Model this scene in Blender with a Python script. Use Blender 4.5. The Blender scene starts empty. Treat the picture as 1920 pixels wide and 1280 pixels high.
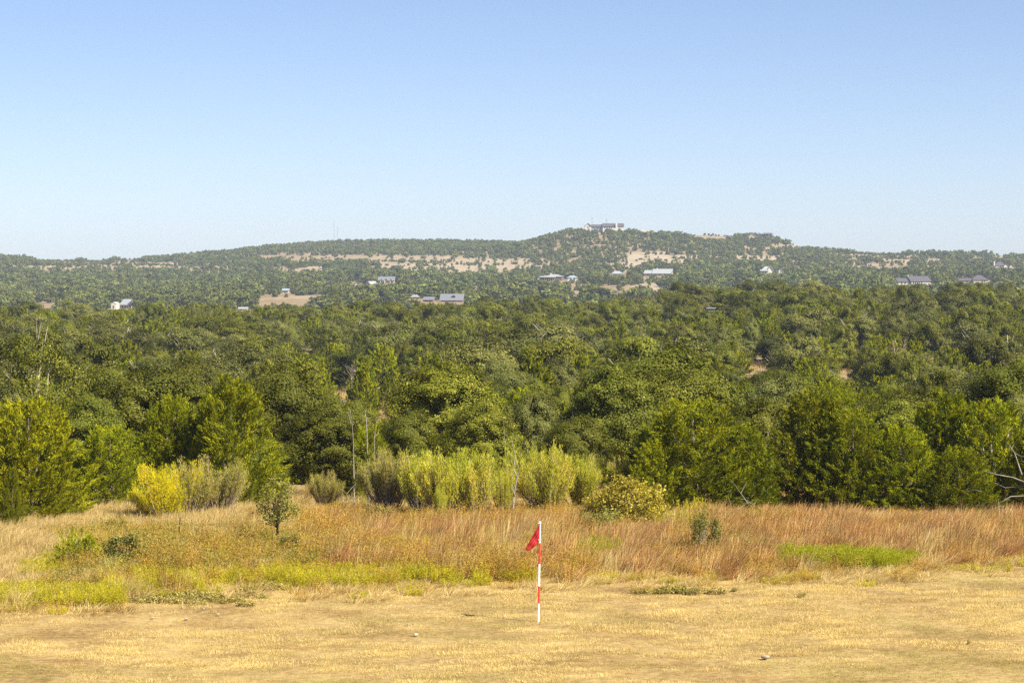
import bpy, math, random
import numpy as np
from mathutils import Vector, Matrix

# ------------------------------------------------------------------ camera, sky, sun, exposure
SC = bpy.context.scene
ROOT = SC.collection
F = 4600.0                      # focal length in pixels of the 1920 wide photograph
HZ = 500.0                      # eye level in the photograph
SUN_AZ, SUN_EL = 126.0, 45.0    # degrees clockwise from +Y, degrees above the horizon

cd = bpy.data.cameras.new('camera')
cam = bpy.data.objects.new('camera', cd)
ROOT.objects.link(cam)
cd.sensor_width = 36.0
cd.lens = F / 1920.0 * 36.0
cd.clip_start = 0.5
cd.clip_end = 20000.0
cam.location = (0, 0, 0)
cam.rotation_euler = (math.radians(90) - math.atan((640 - HZ) / F), 0, 0)
SC.camera = cam

world = bpy.data.worlds.new('World')
SC.world = world
world.use_nodes = True
wn, wl = world.node_tree.nodes, world.node_tree.links
wn.clear()
wo = wn.new('ShaderNodeOutputWorld')
wb = wn.new('ShaderNodeBackground')
ws = wn.new('ShaderNodeTexSky')
ws.sky_type = 'NISHITA'
ws.sun_disc = False
ws.sun_elevation = math.radians(SUN_EL)
ws.sun_rotation = math.radians(SUN_AZ)
ws.altitude = 0.0
ws.air_density = 0.6
ws.dust_density = 0.4
ws.ozone_density = 2.5
wb.inputs['Strength'].default_value = 0.0615
wt = wn.new('ShaderNodeMixRGB')          # white balance of the picture
wt.blend_type = 'MULTIPLY'; wt.inputs[0].default_value = 1.0; wt.inputs[2].default_value = (1.03, 0.96, 0.985, 1)
wl.new(ws.outputs[0], wt.inputs[1]); wl.new(wt.outputs[0], wb.inputs[0])
wl.new(wb.outputs[0], wo.inputs[0])

sd = bpy.data.lights.new('sun', 'SUN')
sun = bpy.data.objects.new('sun', sd)
ROOT.objects.link(sun)
sd.energy = 5.0
sd.angle = math.radians(0.53)
sd.color = (1.0, 0.92, 0.78)
_az, _el = math.radians(SUN_AZ), math.radians(SUN_EL)
to_sun = Vector((math.cos(_el) * math.sin(_az), math.cos(_el) * math.cos(_az), math.sin(_el)))
sun.rotation_euler = to_sun.to_track_quat('Z', 'Y').to_euler()

SC.view_settings.view_transform = 'Standard'
SC.view_settings.look = 'None'
SC.view_settings.exposure = 1.3
SC.view_settings.gamma = 1.0
SC.view_settings.use_curve_mapping = False
SC.render.engine = 'CYCLES'
SC.cycles.max_bounces = 5
SC.cycles.diffuse_bounces = 2
SC.cycles.glossy_bounces = 1
SC.cycles.transmission_bounces = 3
SC.cycles.transparent_max_bounces = 4
SC.cycles.volume_bounces = 0
SC.cycles.use_adaptive_sampling = True
SC.cycles.adaptive_threshold = 0.006
SC.cycles.use_denoising = False
SC.cycles.caustics_reflective = False
SC.cycles.caustics_refractive = False

RNG = np.random.default_rng(7)
rnd = random.Random(11)

# ------------------------------------------------------------------ helpers
def link(o, parent=None):
    ROOT.objects.link(o)
    if parent is not None:
        o.parent = parent
    return o

def tag(o, label=None, cat=None, group=None, kind=None):
    if label: o['label'] = label
    if cat: o['category'] = cat
    if group: o['group'] = group
    if kind: o['kind'] = kind
    return o

def empty(name, loc, rz=0.0, scale=(1, 1, 1)):
    o = bpy.data.objects.new(name, None)
    o.empty_display_size = 0.2
    ROOT.objects.link(o)
    o.location = loc
    o.rotation_euler = (0, 0, rz)
    o.scale = scale
    return o

def mesh_np(name, V, faces, mats, attr=None, mat_idx=None, smooth=False):
    """faces: list of integer arrays (n,3) / (n,4)"""
    me = bpy.data.meshes.new(name)
    V = np.asarray(V, dtype=np.float32)
    faces = [np.asarray(f, dtype=np.int32) for f in faces if len(f)]
    nl = sum(f.size for f in faces)
    npoly = sum(len(f) for f in faces)
    me.vertices.add(len(V)); me.vertices.foreach_set('co', V.ravel())
    me.loops.add(nl); me.loops.foreach_set('vertex_index', np.concatenate([f.ravel() for f in faces]))
    me.polygons.add(npoly)
    starts, c = [], 0
    for f in faces:
        k = f.shape[1]
        starts.append(c + np.arange(len(f)) * k); c += f.size
    me.polygons.foreach_set('loop_start', np.concatenate(starts).astype(np.int32))
    if not isinstance(mats, (list, tuple)): mats = [mats]
    for m in mats: me.materials.append(m)
    if mat_idx is not None:
        me.polygons.foreach_set('material_index', np.asarray(mat_idx, dtype=np.int32))
    if attr:
        for k, a in attr.items():
            at = me.attributes.new(k, 'FLOAT', 'POINT')
            at.data.foreach_set('value', np.asarray(a, dtype=np.float32))
    me.update(calc_edges=True)
    me.polygons.foreach_set('use_smooth', np.full(npoly, bool(smooth)))
    return me

class MB:
    """collects solid pieces of one part"""
    def __init__(s): s.v, s.f3, s.f4 = [], [], []
    def n(s): return len(s.v)
    def box(s, x0, x1, y0, y1, z0, z1):
        b = s.n()
        s.v += [(x0, y0, z0), (x1, y0, z0), (x1, y1, z0), (x0, y1, z0), (x0, y0, z1), (x1, y0, z1), (x1, y1, z1), (x0, y1, z1)]
        s.f4 += [(b, b+3, b+2, b+1), (b+4, b+5, b+6, b+7), (b, b+1, b+5, b+4), (b+1, b+2, b+6, b+5), (b+2, b+3, b+7, b+6), (b+3, b, b+4, b+7)]
        return s
    def tube(s, pts, radii, k=6, cap=True):
        pts = [Vector(p) for p in pts]
        b0 = s.n()
        up = Vector((0.3, 0.9, 0.2)).normalized()
        for i, p in enumerate(pts):
            d = (pts[min(i+1, len(pts)-1)] - pts[max(i-1, 0)])
            if d.length < 1e-6: d = Vector((0, 0, 1))
            d.normalize()
            a = d.cross(up)
            if a.length < 1e-3: a = d.cross(Vector((1, 0, 0)))
            a.normalize(); c = d.cross(a)
            for j in range(k):
                t = 2 * math.pi * j / k
                q = p + (a * math.cos(t) + c * math.sin(t)) * radii[i]
                s.v.append(tuple(q))
        for i in range(len(pts) - 1):
            for j in range(k):
                j2 = (j + 1) % k
                s.f4.append((b0+i*k+j, b0+i*k+j2, b0+(i+1)*k+j2, b0+(i+1)*k+j))
        if cap:
            for base, p in ((b0, pts[0]), (b0 + (len(pts)-1)*k, pts[-1])):
                c = s.n(); s.v.append(tuple(p))
                for j in range(k): s.f3.append((base+j, base+(j+1) % k, c))
        return s
    def poly(s, pts, faces):
        b = s.n(); s.v += [tuple(p) for p in pts]
        for f in faces:
            f = tuple(b + i for i in f)
            (s.f3 if len(f) == 3 else s.f4).append(f)
        return s
    def mesh(s, name, mat, smooth=False):
        fs = []
        if s.f3: fs.append(np.array(s.f3))
        if s.f4: fs.append(np.array(s.f4))
        return mesh_np(name, np.array(s.v), fs, mat, smooth=smooth)
    def build(s, name, mat, parent=None, smooth=False):
        o = bpy.data.objects.new(name, s.mesh(name, mat, smooth))
        return link(o, parent)

# ------------------------------------------------------------------ terrain (heights are relative to the eye)
NEAR_Y = [-80, -5, 0, 10, 20, 30, 38, 46, 60, 75, 90, 110, 140, 180, 250, 350, 450, 480, 560, 650, 760, 850]
NEAR_E = [-2.2, -1.7, -1.75, -2.5, -4.3, -5.95, -6.85, -7.0, -7.02, -7.15, -8.2, -9.7, -10.6, -11.5, -12.6, -12.9, -11.9, -12.3, -19.0, -26.0, -28.0, -24.0]
FAR_Y = [950, 1100, 1250, 1400, 1500, 1600, 1700, 1800, 1900, 2000, 2150, 2300, 2600, 3200, 6000]
FAR_PY = {   # ground row in the photograph at each far distance, per column
    -600: [590, 578, 566, 552, 540, 530, 520, 512, 506, 500, 497, 497, 510, 510, 508],
    0:    [584, 572, 560, 547, 536, 526, 514, 504, 497, 491, 486, 483, 495, 505, 505],
    160:  [584, 572, 560, 547, 537, 528, 517, 507, 501, 496, 492, 494, 500, 505, 505],
    330:  [582, 570, 558, 545, 535, 526, 515, 505, 498, 493, 487, 489, 500, 505, 505],
    400:  [581, 569, 557, 544, 533, 524, 513, 503, 495, 489, 481, 476, 490, 505, 505],
    520:  [579, 567, 554, 541, 530, 520, 508, 498, 490, 483, 469, 458, 484, 505, 505],
    620:  [578, 565, 552, 538, 527, 516, 504, 494, 487, 480, 466, 454, 480, 505, 505],
    760:  [577, 564, 550, 536, 526, 517, 503, 491, 483, 476, 464, 455, 480, 505, 505],
    900:  [576, 563, 548, 534, 525, 517, 501, 488, 480, 473, 464, 456, 480, 505, 505],
    970:  [575, 562, 546, 532, 523, 514, 499, 484, 471, 462, 463, 460, 480, 505, 505],
    1060: [574, 561, 544, 530, 521, 511, 495, 474, 449, 429, 442, 470, 490, 505, 505],
    1150: [574, 560, 543, 529, 519, 508, 492, 472, 450, 430, 438, 470, 490, 505, 505],
    1230: [573, 559, 542, 528, 518, 506, 490, 472, 453, 438, 444, 470, 490, 505, 505],
    1330: [572, 558, 541, 527, 518, 507, 492, 476, 456, 440, 446, 472, 490, 505, 505],
    1440: [571, 557, 540, 526, 518, 508, 496, 481, 463, 446, 452, 474, 490, 505, 505],
    1520: [570, 556, 539, 526, 517, 509, 499, 488, 478, 469, 474, 484, 495, 505, 505],
    1640: [568, 553, 537, 525, 517, 510, 501, 491, 482, 475, 480, 488, 498, 505, 505],
    1780: [566, 550, 535, 524, 516, 510, 502, 494, 486, 479, 484, 490, 500, 505, 505],
    1920: [566, 550, 536, 526, 518, 512, 505, 498, 492, 486, 490, 494, 502, 505, 505],
    2600: [568, 552, 538, 528, 520, 514, 508, 502, 498, 494, 496, 498, 505, 505, 505],
}
T_PX = np.arange(-700, 2701, 20.0)
T_Y = np.concatenate([np.linspace(-80, 40, 25)[:-1], np.geomspace(40, 6000, 240)])
def _table():
    keys = sorted(FAR_PY)
    yy = np.array(NEAR_Y + FAR_Y, dtype=float)
    cols = []
    for k in keys:
        fe = [-(p - HZ) / F * y for p, y in zip(FAR_PY[k], FAR_Y)]
        cols.append(np.interp(T_Y, yy, np.array(NEAR_E + fe)))
    cols = np.array(cols)
    out = np.empty((len(T_PX), len(T_Y)))
    for j in range(len(T_Y)):
        out[:, j] = np.interp(T_PX, keys, cols[:, j])
    # the wooded shoulder stands higher on the right
    side = np.clip((T_PX - 1080) / 220, 0, 1); side = side * side * (3 - 2 * side)
    a = np.clip((T_Y - 200) / 150, 0, 1) * np.clip((620 - T_Y) / 120, 0, 1)
    out += 3.0 * side[:, None] * a[None, :]
    # soften the knots, along distance for the far part and across columns
    for _ in range(2):
        o = out.copy()
        o[1:-1] = (out[:-2] + 2 * out[1:-1] + out[2:]) / 4
        m = T_Y[1:-1] > 60
        o[:, 1:-1][:, m] = ((o[:, :-2] + 2 * o[:, 1:-1] + o[:, 2:]) / 4)[:, m]
        out = o
    return out
T_E = _table()
_ph = RNG.uniform(0, 6.28, 16)
def relief(x, y):
    far = np.clip((y - 700) / 500, 0, 1)
    s = (np.sin(x / 37 + _ph[0] + np.sin(y / 90)) + np.sin(y / 49 + _ph[1] + x / 80) + 0.6 * np.sin(x / 17 + y / 23 + _ph[2])) * 0.8 * far
    mid = np.clip((y - 85) / 60, 0, 1)
    s = s + (np.sin(x / 9 + _ph[3]) + np.sin(y / 12 + _ph[4] + x / 25)) * 0.18 * mid
    s = s + (np.sin(x / 1.9 + _ph[5] + np.sin(y / 3.0)) + np.sin(y / 1.4 + x / 3.1 + _ph[6]) + np.sin(x / 4.3 - y / 3.7 + _ph[7])) * 0.012
    return s
def ground(x, y):
    x = np.asarray(x, dtype=float); y = np.asarray(y, dtype=float)
    ye = np.maximum(y, 40.0)
    px = np.clip(960 + F * x / ye, T_PX[0], T_PX[-1] - 1e-3)
    yc = np.clip(y, T_Y[0], T_Y[-1] - 1e-3)
    fi = (px - T_PX[0]) / 20.0
    i = np.clip(fi.astype(int), 0, len(T_PX) - 2); a = fi - i
    j = np.clip(np.searchsorted(T_Y, yc, side='right') - 1, 0, len(T_Y) - 2)
    b = (yc - T_Y[j]) / (T_Y[j + 1] - T_Y[j])
    e = (T_E[i, j] * (1-a) * (1-b) + T_E[i+1, j] * a * (1-b) + T_E[i, j+1] * (1-a) * b + T_E[i+1, j+1] * a * b)
    return e + relief(x, y)
def gx(px, y): return (px - 960) / F * y
def gpt(px, y):
    x = gx(px, y); return Vector((x, y, float(ground(x, y))))
def row(x, y, z): return HZ - F * z / y
def find_y(px, py, lo, hi):
    best, by = 1e9, lo
    for y in np.geomspace(lo, hi, 400):
        x = gx(px, y); d = abs(row(x, y, float(ground(x, y))) - py)
        if d < best: best, by = d, y
    return by
def up(py, y): return -(py - HZ) / F * y          # height over the eye of a photograph row at distance y

# ------------------------------------------------------------------ materials
def nm(name):
    m = bpy.data.materials.new(name); m.use_nodes = True
    n, l = m.node_tree.nodes, m.node_tree.links
    n.clear()
    return m, n, l
def ramp(n, stops):
    r = n.new('ShaderNodeValToRGB')
    while len(r.color_ramp.elements) > 1: r.color_ramp.elements.remove(r.color_ramp.elements[-1])
    r.color_ramp.elements[0].position = stops[0][0]; r.color_ramp.elements[0].color = (*stops[0][1], 1)
    for p, c in stops[1:]:
        e = r.color_ramp.elements.new(p); e.color = (*c, 1)
    return r
def leaf_mat(name, stops, rough=0.5, spec=0.4, trans=0.25, var=0.35, tcol=None):
    m, n, l = nm(name)
    out = n.new('ShaderNodeOutputMaterial')
    a = n.new('ShaderNodeAttribute'); a.attribute_name = 'v'
    r = ramp(n, stops); l.new(a.outputs['Fac'], r.inputs[0])
    oi = n.new('ShaderNodeObjectInfo')
    mr = n.new('ShaderNodeMapRange'); mr.inputs[3].default_value = 1 - var; mr.inputs[4].default_value = 1 + var
    l.new(oi.outputs['Random'], mr.inputs[0])
    hs = n.new('ShaderNodeHueSaturation')
    l.new(mr.outputs[0], hs.inputs['Value']); l.new(r.outputs[0], hs.inputs['Color'])
    hm = n.new('ShaderNodeMath'); hm.operation = 'MULTIPLY'; hm.inputs[1].default_value = 7.31
    hf = n.new('ShaderNodeMath'); hf.operation = 'FRACT'
    hr = n.new('ShaderNodeMapRange'); hr.inputs[3].default_value = 0.5 - 0.03 * var; hr.inputs[4].default_value = 0.5 + 0.025 * var
    l.new(oi.outputs['Random'], hm.inputs[0]); l.new(hm.outputs[0], hf.inputs[0]); l.new(hf.outputs[0], hr.inputs[0])
    l.new(hr.outputs[0], hs.inputs['Hue'])
    p = n.new('ShaderNodeBsdfPrincipled')
    p.inputs['Roughness'].default_value = rough
    p.inputs['Specular IOR Level'].default_value = spec
    l.new(hs.outputs[0], p.inputs['Base Color'])
    t = n.new('ShaderNodeBsdfTranslucent')
    tm = n.new('ShaderNodeMixRGB'); tm.blend_type = 'MULTIPLY'; tm.inputs[0].default_value = 1.0
    tm.inputs[2].default_value = (*(tcol or (1.3, 1.25, 0.6)), 1)
    l.new(hs.outputs[0], tm.inputs[1]); l.new(tm.outputs[0], t.inputs[0])
    mx = n.new('ShaderNodeMixShader'); mx.inputs[0].default_value = trans
    l.new(p.outputs[0], mx.inputs[1]); l.new(t.outputs[0], mx.inputs[2]); l.new(mx.outputs[0], out.inputs[0])
    return m
def plain(name, col, rough=0.7, spec=0.3, noise=0.15, scale=3.0, metal=0.0, bump=0.0):
    m, n, l = nm(name)
    out = n.new('ShaderNodeOutputMaterial'); p = n.new('ShaderNodeBsdfPrincipled')
    tc = n.new('ShaderNodeTexCoord'); nz = n.new('ShaderNodeTexNoise')
    nz.inputs['Scale'].default_value = scale; nz.inputs['Detail'].default_value = 6
    l.new(tc.outputs['Object'], nz.inputs['Vector'])
    r = ramp(n, [(0.3, tuple(max(0, c * (1 - noise * 1.6)) for c in col)), (0.7, tuple(min(1, c * (1 + noise)) for c in col))])
    l.new(nz.outputs['Fac'], r.inputs[0]); l.new(r.outputs[0], p.inputs['Base Color'])
    p.inputs['Roughness'].default_value = rough; p.inputs['Specular IOR Level'].default_value = spec
    p.inputs['Metallic'].default_value = metal
    if bump:
        b = n.new('ShaderNodeBump'); b.inputs['Strength'].default_value = bump; b.inputs['Distance'].default_value = 0.03
        l.new(nz.outputs['Fac'], b.inputs['Height']); l.new(b.outputs[0], p.inputs['Normal'])
    l.new(p.outputs[0], out.inputs[0])
    return m

M = {}
M['oak'] = leaf_mat('oak_leaf', [(0, (0.06003, 0.07048, 0.005168)), (0.5, (0.121, 0.1296, 0.009046)), (0.85, (0.1937, 0.1927, 0.02196)), (1, (0.3485, 0.3101, 0.0775))], rough=0.55, spec=0.12, trans=0.15)
M['oak_grey'] = leaf_mat('oak_leaf_grey', [(0, (0.07213, 0.07921, 0.01353)), (0.6, (0.1315, 0.1365, 0.02708)), (1, (0.2546, 0.2402, 0.08275))], rough=0.6, spec=0.12, trans=0.12)
M['juniper'] = leaf_mat('juniper_leaf', [(0, (0.08753, 0.1143, 0.002385)), (0.5, (0.1853, 0.2071, 0.003577)), (1, (0.35, 0.3377, 0.008345))], rough=0.65, spec=0.1, trans=0.25, var=0.25)
M['juniper_bright'] = leaf_mat('juniper_bright_leaf', [(0, (0.1227, 0.1429, 0.003226)), (0.5, (0.2453, 0.2559, 0.004838)), (1, (0.4294, 0.3927, 0.009675))], rough=0.65, spec=0.1, trans=0.25, var=0.05)
M['tan_leaf'] = leaf_mat('withered_leaf', [(0, (0.16, 0.12, 0.04)), (0.6, (0.28, 0.21, 0.07)), (1, (0.42, 0.30, 0.12))], rough=0.7, spec=0.15, trans=0.25)
M['far_leaf'] = leaf_mat('far_leaf', [(0, (0.06498, 0.07935, 0.01322)), (0.6, (0.1186, 0.136, 0.02203)), (1, (0.1912, 0.2024, 0.0514))], rough=0.6, spec=0.1, trans=0.12, var=0.45)
M['far_juniper'] = leaf_mat('far_juniper_leaf', [(0, (0.08096, 0.0943, 0.00736)), (0.6, (0.1472, 0.1584, 0.01178)), (1, (0.2134, 0.2112, 0.02208))], rough=0.6, spec=0.1, trans=0.12, var=0.35)
M['bark'] = plain('bark', (0.13, 0.105, 0.08), rough=0.9, spec=0.1, noise=0.4, scale=8, bump=0.6)
M['bark_pale'] = plain('pale_bark', (0.30, 0.26, 0.21), rough=0.9, spec=0.1, noise=0.3, scale=8, bump=0.6)
M['dead'] = plain('dead_wood', (0.23, 0.205, 0.17), rough=0.85, spec=0.1, noise=0.25, scale=9, bump=0.5)
M['dark_wood'] = plain('dark_wood', (0.055, 0.036, 0.022), rough=0.9, spec=0.1, noise=0.4, scale=20, bump=0.6)
M['broom_leaf'] = leaf_mat('broom_leaf', [(0, (0.316, 0.3475, 0.02678)), (0.5, (0.4845, 0.495, 0.04463)), (0.8, (0.6319, 0.5688, 0.08033)), (1, (0.6951, 0.5055, 0.1428))], rough=0.6, spec=0.1, trans=0.4, var=0.1)
M['broom_yellow'] = leaf_mat('broom_yellow_leaf', [(0, (0.4526, 0.4432, 0.01414)), (0.5, (0.6224, 0.5658, 0.01132)), (1, (0.7355, 0.6224, 0.01886))], rough=0.6, spec=0.1, trans=0.4, var=0.08)
M['broom_dull'] = leaf_mat('broom_dull_leaf', [(0, (0.2475, 0.2475, 0.03808)), (0.5, (0.3808, 0.3618, 0.06664)), (1, (0.495, 0.3903, 0.1333))], rough=0.6, spec=0.1, trans=0.35, var=0.1)
M['twig'] = leaf_mat('twig', [(0, (0.13, 0.10, 0.075)), (0.6, (0.27, 0.21, 0.15)), (1, (0.42, 0.34, 0.25))], rough=0.9, spec=0.05, trans=0.05, var=0.12)
M['blonde'] = leaf_mat('blonde_grass', [(0, (0.3431, 0.2371, 0.07793)), (0.5, (0.5642, 0.4359, 0.1753)), (1, (0.6709, 0.5583, 0.2728))], rough=0.6, spec=0.15, trans=0.35, var=0.15, tcol=(1.1, 1.0, 0.75))
M['rust'] = leaf_mat('rust_grass', [(0, (0.2352, 0.096, 0.0252)), (0.35, (0.4032, 0.208, 0.0648)), (0.65, (0.5376, 0.336, 0.1296)), (1, (0.672, 0.496, 0.2448))], rough=0.6, spec=0.2, trans=0.3, var=0.4, tcol=(1.1, 0.95, 0.7))
M['rust_weed'] = leaf_mat('rust_weed', [(0, (0.2117, 0.09079, 0.02736)), (0.3, (0.3629, 0.1956, 0.04788)), (0.55, (0.4385, 0.3213, 0.04788)), (1, (0.5292, 0.4051, 0.08208))], rough=0.65, spec=0.1, trans=0.35, var=0.25)
M['weed'] = leaf_mat('yellow_green_weed', [(0, (0.2689, 0.2479, 0.01968)), (0.45, (0.437, 0.405, 0.02296)), (1, (0.5883, 0.496, 0.04592))], rough=0.65, spec=0.1, trans=0.4, var=0.2)
M['weed_green'] = leaf_mat('green_weed', [(0, (0.164, 0.1886, 0.00984)), (0.5, (0.3116, 0.328, 0.01476)), (1, (0.4756, 0.4428, 0.041))], rough=0.6, spec=0.1, trans=0.4, var=0.15)
M['olive_leaf'] = leaf_mat('olive_leaf', [(0, (0.1105, 0.1105, 0.017)), (0.5, (0.2125, 0.2082, 0.0425)), (1, (0.357, 0.323, 0.102))], rough=0.6, spec=0.1, trans=0.3, var=0.2)
M['sumac_leaf'] = leaf_mat('sumac_leaf', [(0, (0.192, 0.12, 0.016)), (0.35, (0.288, 0.248, 0.024)), (0.8, (0.448, 0.368, 0.04)), (1, (0.56, 0.44, 0.08))], rough=0.5, spec=0.2, trans=0.3, var=0.1)
M['turf'] = leaf_mat('dry_turf', [(0, (0.3368, 0.2326, 0.07182)), (0.5, (0.5728, 0.4386, 0.1606)), (1, (0.7076, 0.5906, 0.2705))], rough=0.7, spec=0.1, trans=0.25, var=0.28, tcol=(1.1, 1.0, 0.75))
M['turf_brown'] = leaf_mat('brown_turf', [(0, (0.1953, 0.09848, 0.02844)), (0.5, (0.3303, 0.19, 0.0569)), (1, (0.4505, 0.2884, 0.1024))], rough=0.7, spec=0.1, trans=0.25, var=0.28, tcol=(1.1, 1.0, 0.75))
M['turf_green'] = leaf_mat('greenish_turf', [(0, (0.1417, 0.1453, 0.03247)), (0.5, (0.2695, 0.2398, 0.05954)), (1, (0.4111, 0.3343, 0.1029))], rough=0.7, spec=0.15, trans=0.25, var=0.2)
M['mat_green'] = leaf_mat('creeping_leaf', [(0, (0.15, 0.126, 0.03)), (0.5, (0.275, 0.24, 0.054)), (1, (0.575, 0.444, 0.156))], rough=0.7, spec=0.08, trans=0.2, var=0.2)
M['stone'] = plain('limestone', (0.36, 0.32, 0.26), rough=0.9, spec=0.1, noise=0.25, scale=9, bump=0.5)

def ground_mat():
    m, n, l = nm('ground')
    out = n.new('ShaderNodeOutputMaterial'); p = n.new('ShaderNodeBsdfPrincipled')
    p.inputs['Roughness'].default_value = 0.95; p.inputs['Specular IOR Level'].default_value = 0.05
    g = n.new('ShaderNodeNewGeometry')
    def noise(scale, detail=5, sy=1.0):
        mp = n.new('ShaderNodeMapping'); mp.inputs['Scale'].default_value = (scale, scale * sy, scale)
        nz = n.new('ShaderNodeTexNoise'); nz.inputs['Scale'].default_value = 1.0; nz.inputs['Detail'].default_value = detail
        nz.inputs['Roughness'].default_value = 0.62
        l.new(g.outputs['Position'], mp.inputs[0]); l.new(mp.outputs[0], nz.inputs['Vector']); return nz
    n1, n2, n3 = noise(0.55), noise(7.0, 6), noise(0.17, 4)
    near = ramp(n, [(0.34, (0.13, 0.085, 0.035)), (0.45, (0.24, 0.165, 0.068)), (0.56, (0.34, 0.25, 0.105)), (0.7, (0.42, 0.325, 0.14))])
    mxn = n.new('ShaderNodeMix'); mxn.data_type = 'FLOAT'; mxn.inputs[0].default_value = 0.5
    l.new(n1.outputs['Fac'], mxn.inputs[2]); l.new(n2.outputs['Fac'], mxn.inputs[3])
    l.new(mxn.outputs[0], near.inputs[0])
    fn1, fn2 = noise(0.03, 8), noise(0.25, 8)
    far = ramp(n, [(0.30, (0.115, 0.095, 0.045)), (0.42, (0.185, 0.138, 0.075)), (0.52, (0.235, 0.175, 0.105)), (0.68, (0.30, 0.23, 0.145))])
    mxf = n.new('ShaderNodeMix'); mxf.data_type = 'FLOAT'; mxf.inputs[0].default_value = 0.55
    l.new(fn1.outputs['Fac'], mxf.inputs[2]); l.new(fn2.outputs['Fac'], mxf.inputs[3]); l.new(mxf.outputs[0], far.inputs[0])
    lime = n.new('ShaderNodeAttribute'); lime.attribute_name = 'lime'
    lm = n.new('ShaderNodeMath'); lm.operation = 'MULTIPLY'
    lr = ramp(n, [(0.38, (0, 0, 0)), (0.55, (1, 1, 1))])
    fn3 = noise(0.12, 8, 2.5); l.new(fn3.outputs['Fac'], lr.inputs[0])
    l.new(lime.outputs['Fac'], lm.inputs[0]); l.new(lr.outputs[0], lm.inputs[1])
    ml = n.new('ShaderNodeMixRGB'); ml.inputs[2].default_value = (0.37, 0.32, 0.24, 1)
    l.new(lm.outputs[0], ml.inputs[0]); l.new(far.outputs[0], ml.inputs[1])
    z = n.new('ShaderNodeAttribute'); z.attribute_name = 'far'
    mf = n.new('ShaderNodeMixRGB'); l.new(z.outputs['Fac'], mf.inputs[0]); l.new(near.outputs[0], mf.inputs[1]); l.new(ml.outputs[0], mf.inputs[2])
    l.new(mf.outputs[0], p.inputs['Base Color'])
    b = n.new('ShaderNodeBump'); b.inputs['Strength'].default_value = 0.6; b.inputs['Distance'].default_value = 0.05
    l.new(n2.outputs['Fac'], b.inputs['Height']); l.new(b.outputs[0], p.inputs['Normal'])
    l.new(p.outputs[0], out.inputs[0])
    return m
M['ground'] = ground_mat()

# ------------------------------------------------------------------ the ground sheet
# openings in the far woods: column, row, half width, half height (photograph), share of trees kept, bare rock share
BARE = [
    (600, 486, 130, 7, 0.10, 0.2), (760, 487, 120, 8, 0.22, 0.3), (900, 495, 120, 12, 0.34, 0.6), (800, 505, 110, 9, 0.38, 0.5),
    (860, 515, 85, 7, 0.25, 1.0), (985, 500, 40, 14, 0.45, 0.6), (560, 507, 70, 4, 0.2, 0.6), (380, 506, 70, 5, 0.4, 0.4),
    (190, 500, 190, 10, 0.5, 0.3), (90, 490, 60, 6, 0.5, 0.3), (300, 497, 60, 5, 0.5, 0.6),
    (1225, 486, 80, 12, 0.35, 0.8), (1180, 500, 60, 6, 0.5, 0.8), (1430, 488, 45, 8, 0.45, 0.7),
    (1330, 446, 45, 7, 0.04, 0.0), (1480, 465, 36, 5, 0.1, 0.1), (1425, 466, 25, 4, 0.3, 0.2), (1145, 430, 75, 6, 0.0, 0.0), (1240, 436, 40, 4, 0.3, 0),
    (1650, 484, 100, 9, 0.40, 0.4), (1640, 507, 85, 9, 0.28, 0.2), (1750, 497, 10, 14, 0.05, 1.0), (1860, 487, 60, 4, 0.3, 0.6),
    (1060, 536, 55, 7, 0.35, 0), (1085, 548, 45, 9, 0.2, 0), (1160, 548, 50, 10, 0.25, 0), (1225, 540, 28, 15, 0.25, 0.6), (1300, 545, 60, 8, 0.5, 0),
    (1440, 519, 45, 6, 0.35, 0), (1370, 535, 30, 8, 0.45, 0), (1490, 505, 20, 7, 0.3, 0),
    (540, 566, 85, 12, 0.06, 0), (585, 556, 30, 5, 0.1, 0.3), (75, 573, 42, 11, 0.10, 0), (895, 542, 24, 9, 0.25, 0.3), (790, 538, 12, 6, 0.2, 0.2),
    (1020, 553, 20, 5, 0.3, 0), (1720, 536, 50, 7, 0.3, 0), (1830, 531, 60, 5, 0.2, 0.4), (670, 535, 40, 3, 0.4, 0),
]
def bare_at(px, py):
    keep = np.ones_like(px); lime = np.zeros_like(px)
    px = px + 14 * np.sin(py / 2.3 + px / 31) + 9 * np.sin(px / 11.0); py = py + 2.6 * np.sin(px / 13.0 + 1.0) + 1.8 * np.sin(px / 5.1)
    for (cx, cy, rx, ry, k, li) in BARE:
        d = ((px - cx) / rx) ** 2 + ((py - cy) / (ry * 1.15)) ** 2
        w = np.clip((1.7 - d) / 1.2, 0, 1)
        keep = np.minimum(keep, 1 - w * (1 - k * 0.5)); lime = np.maximum(lime, w * li)
    return keep, lime

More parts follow.
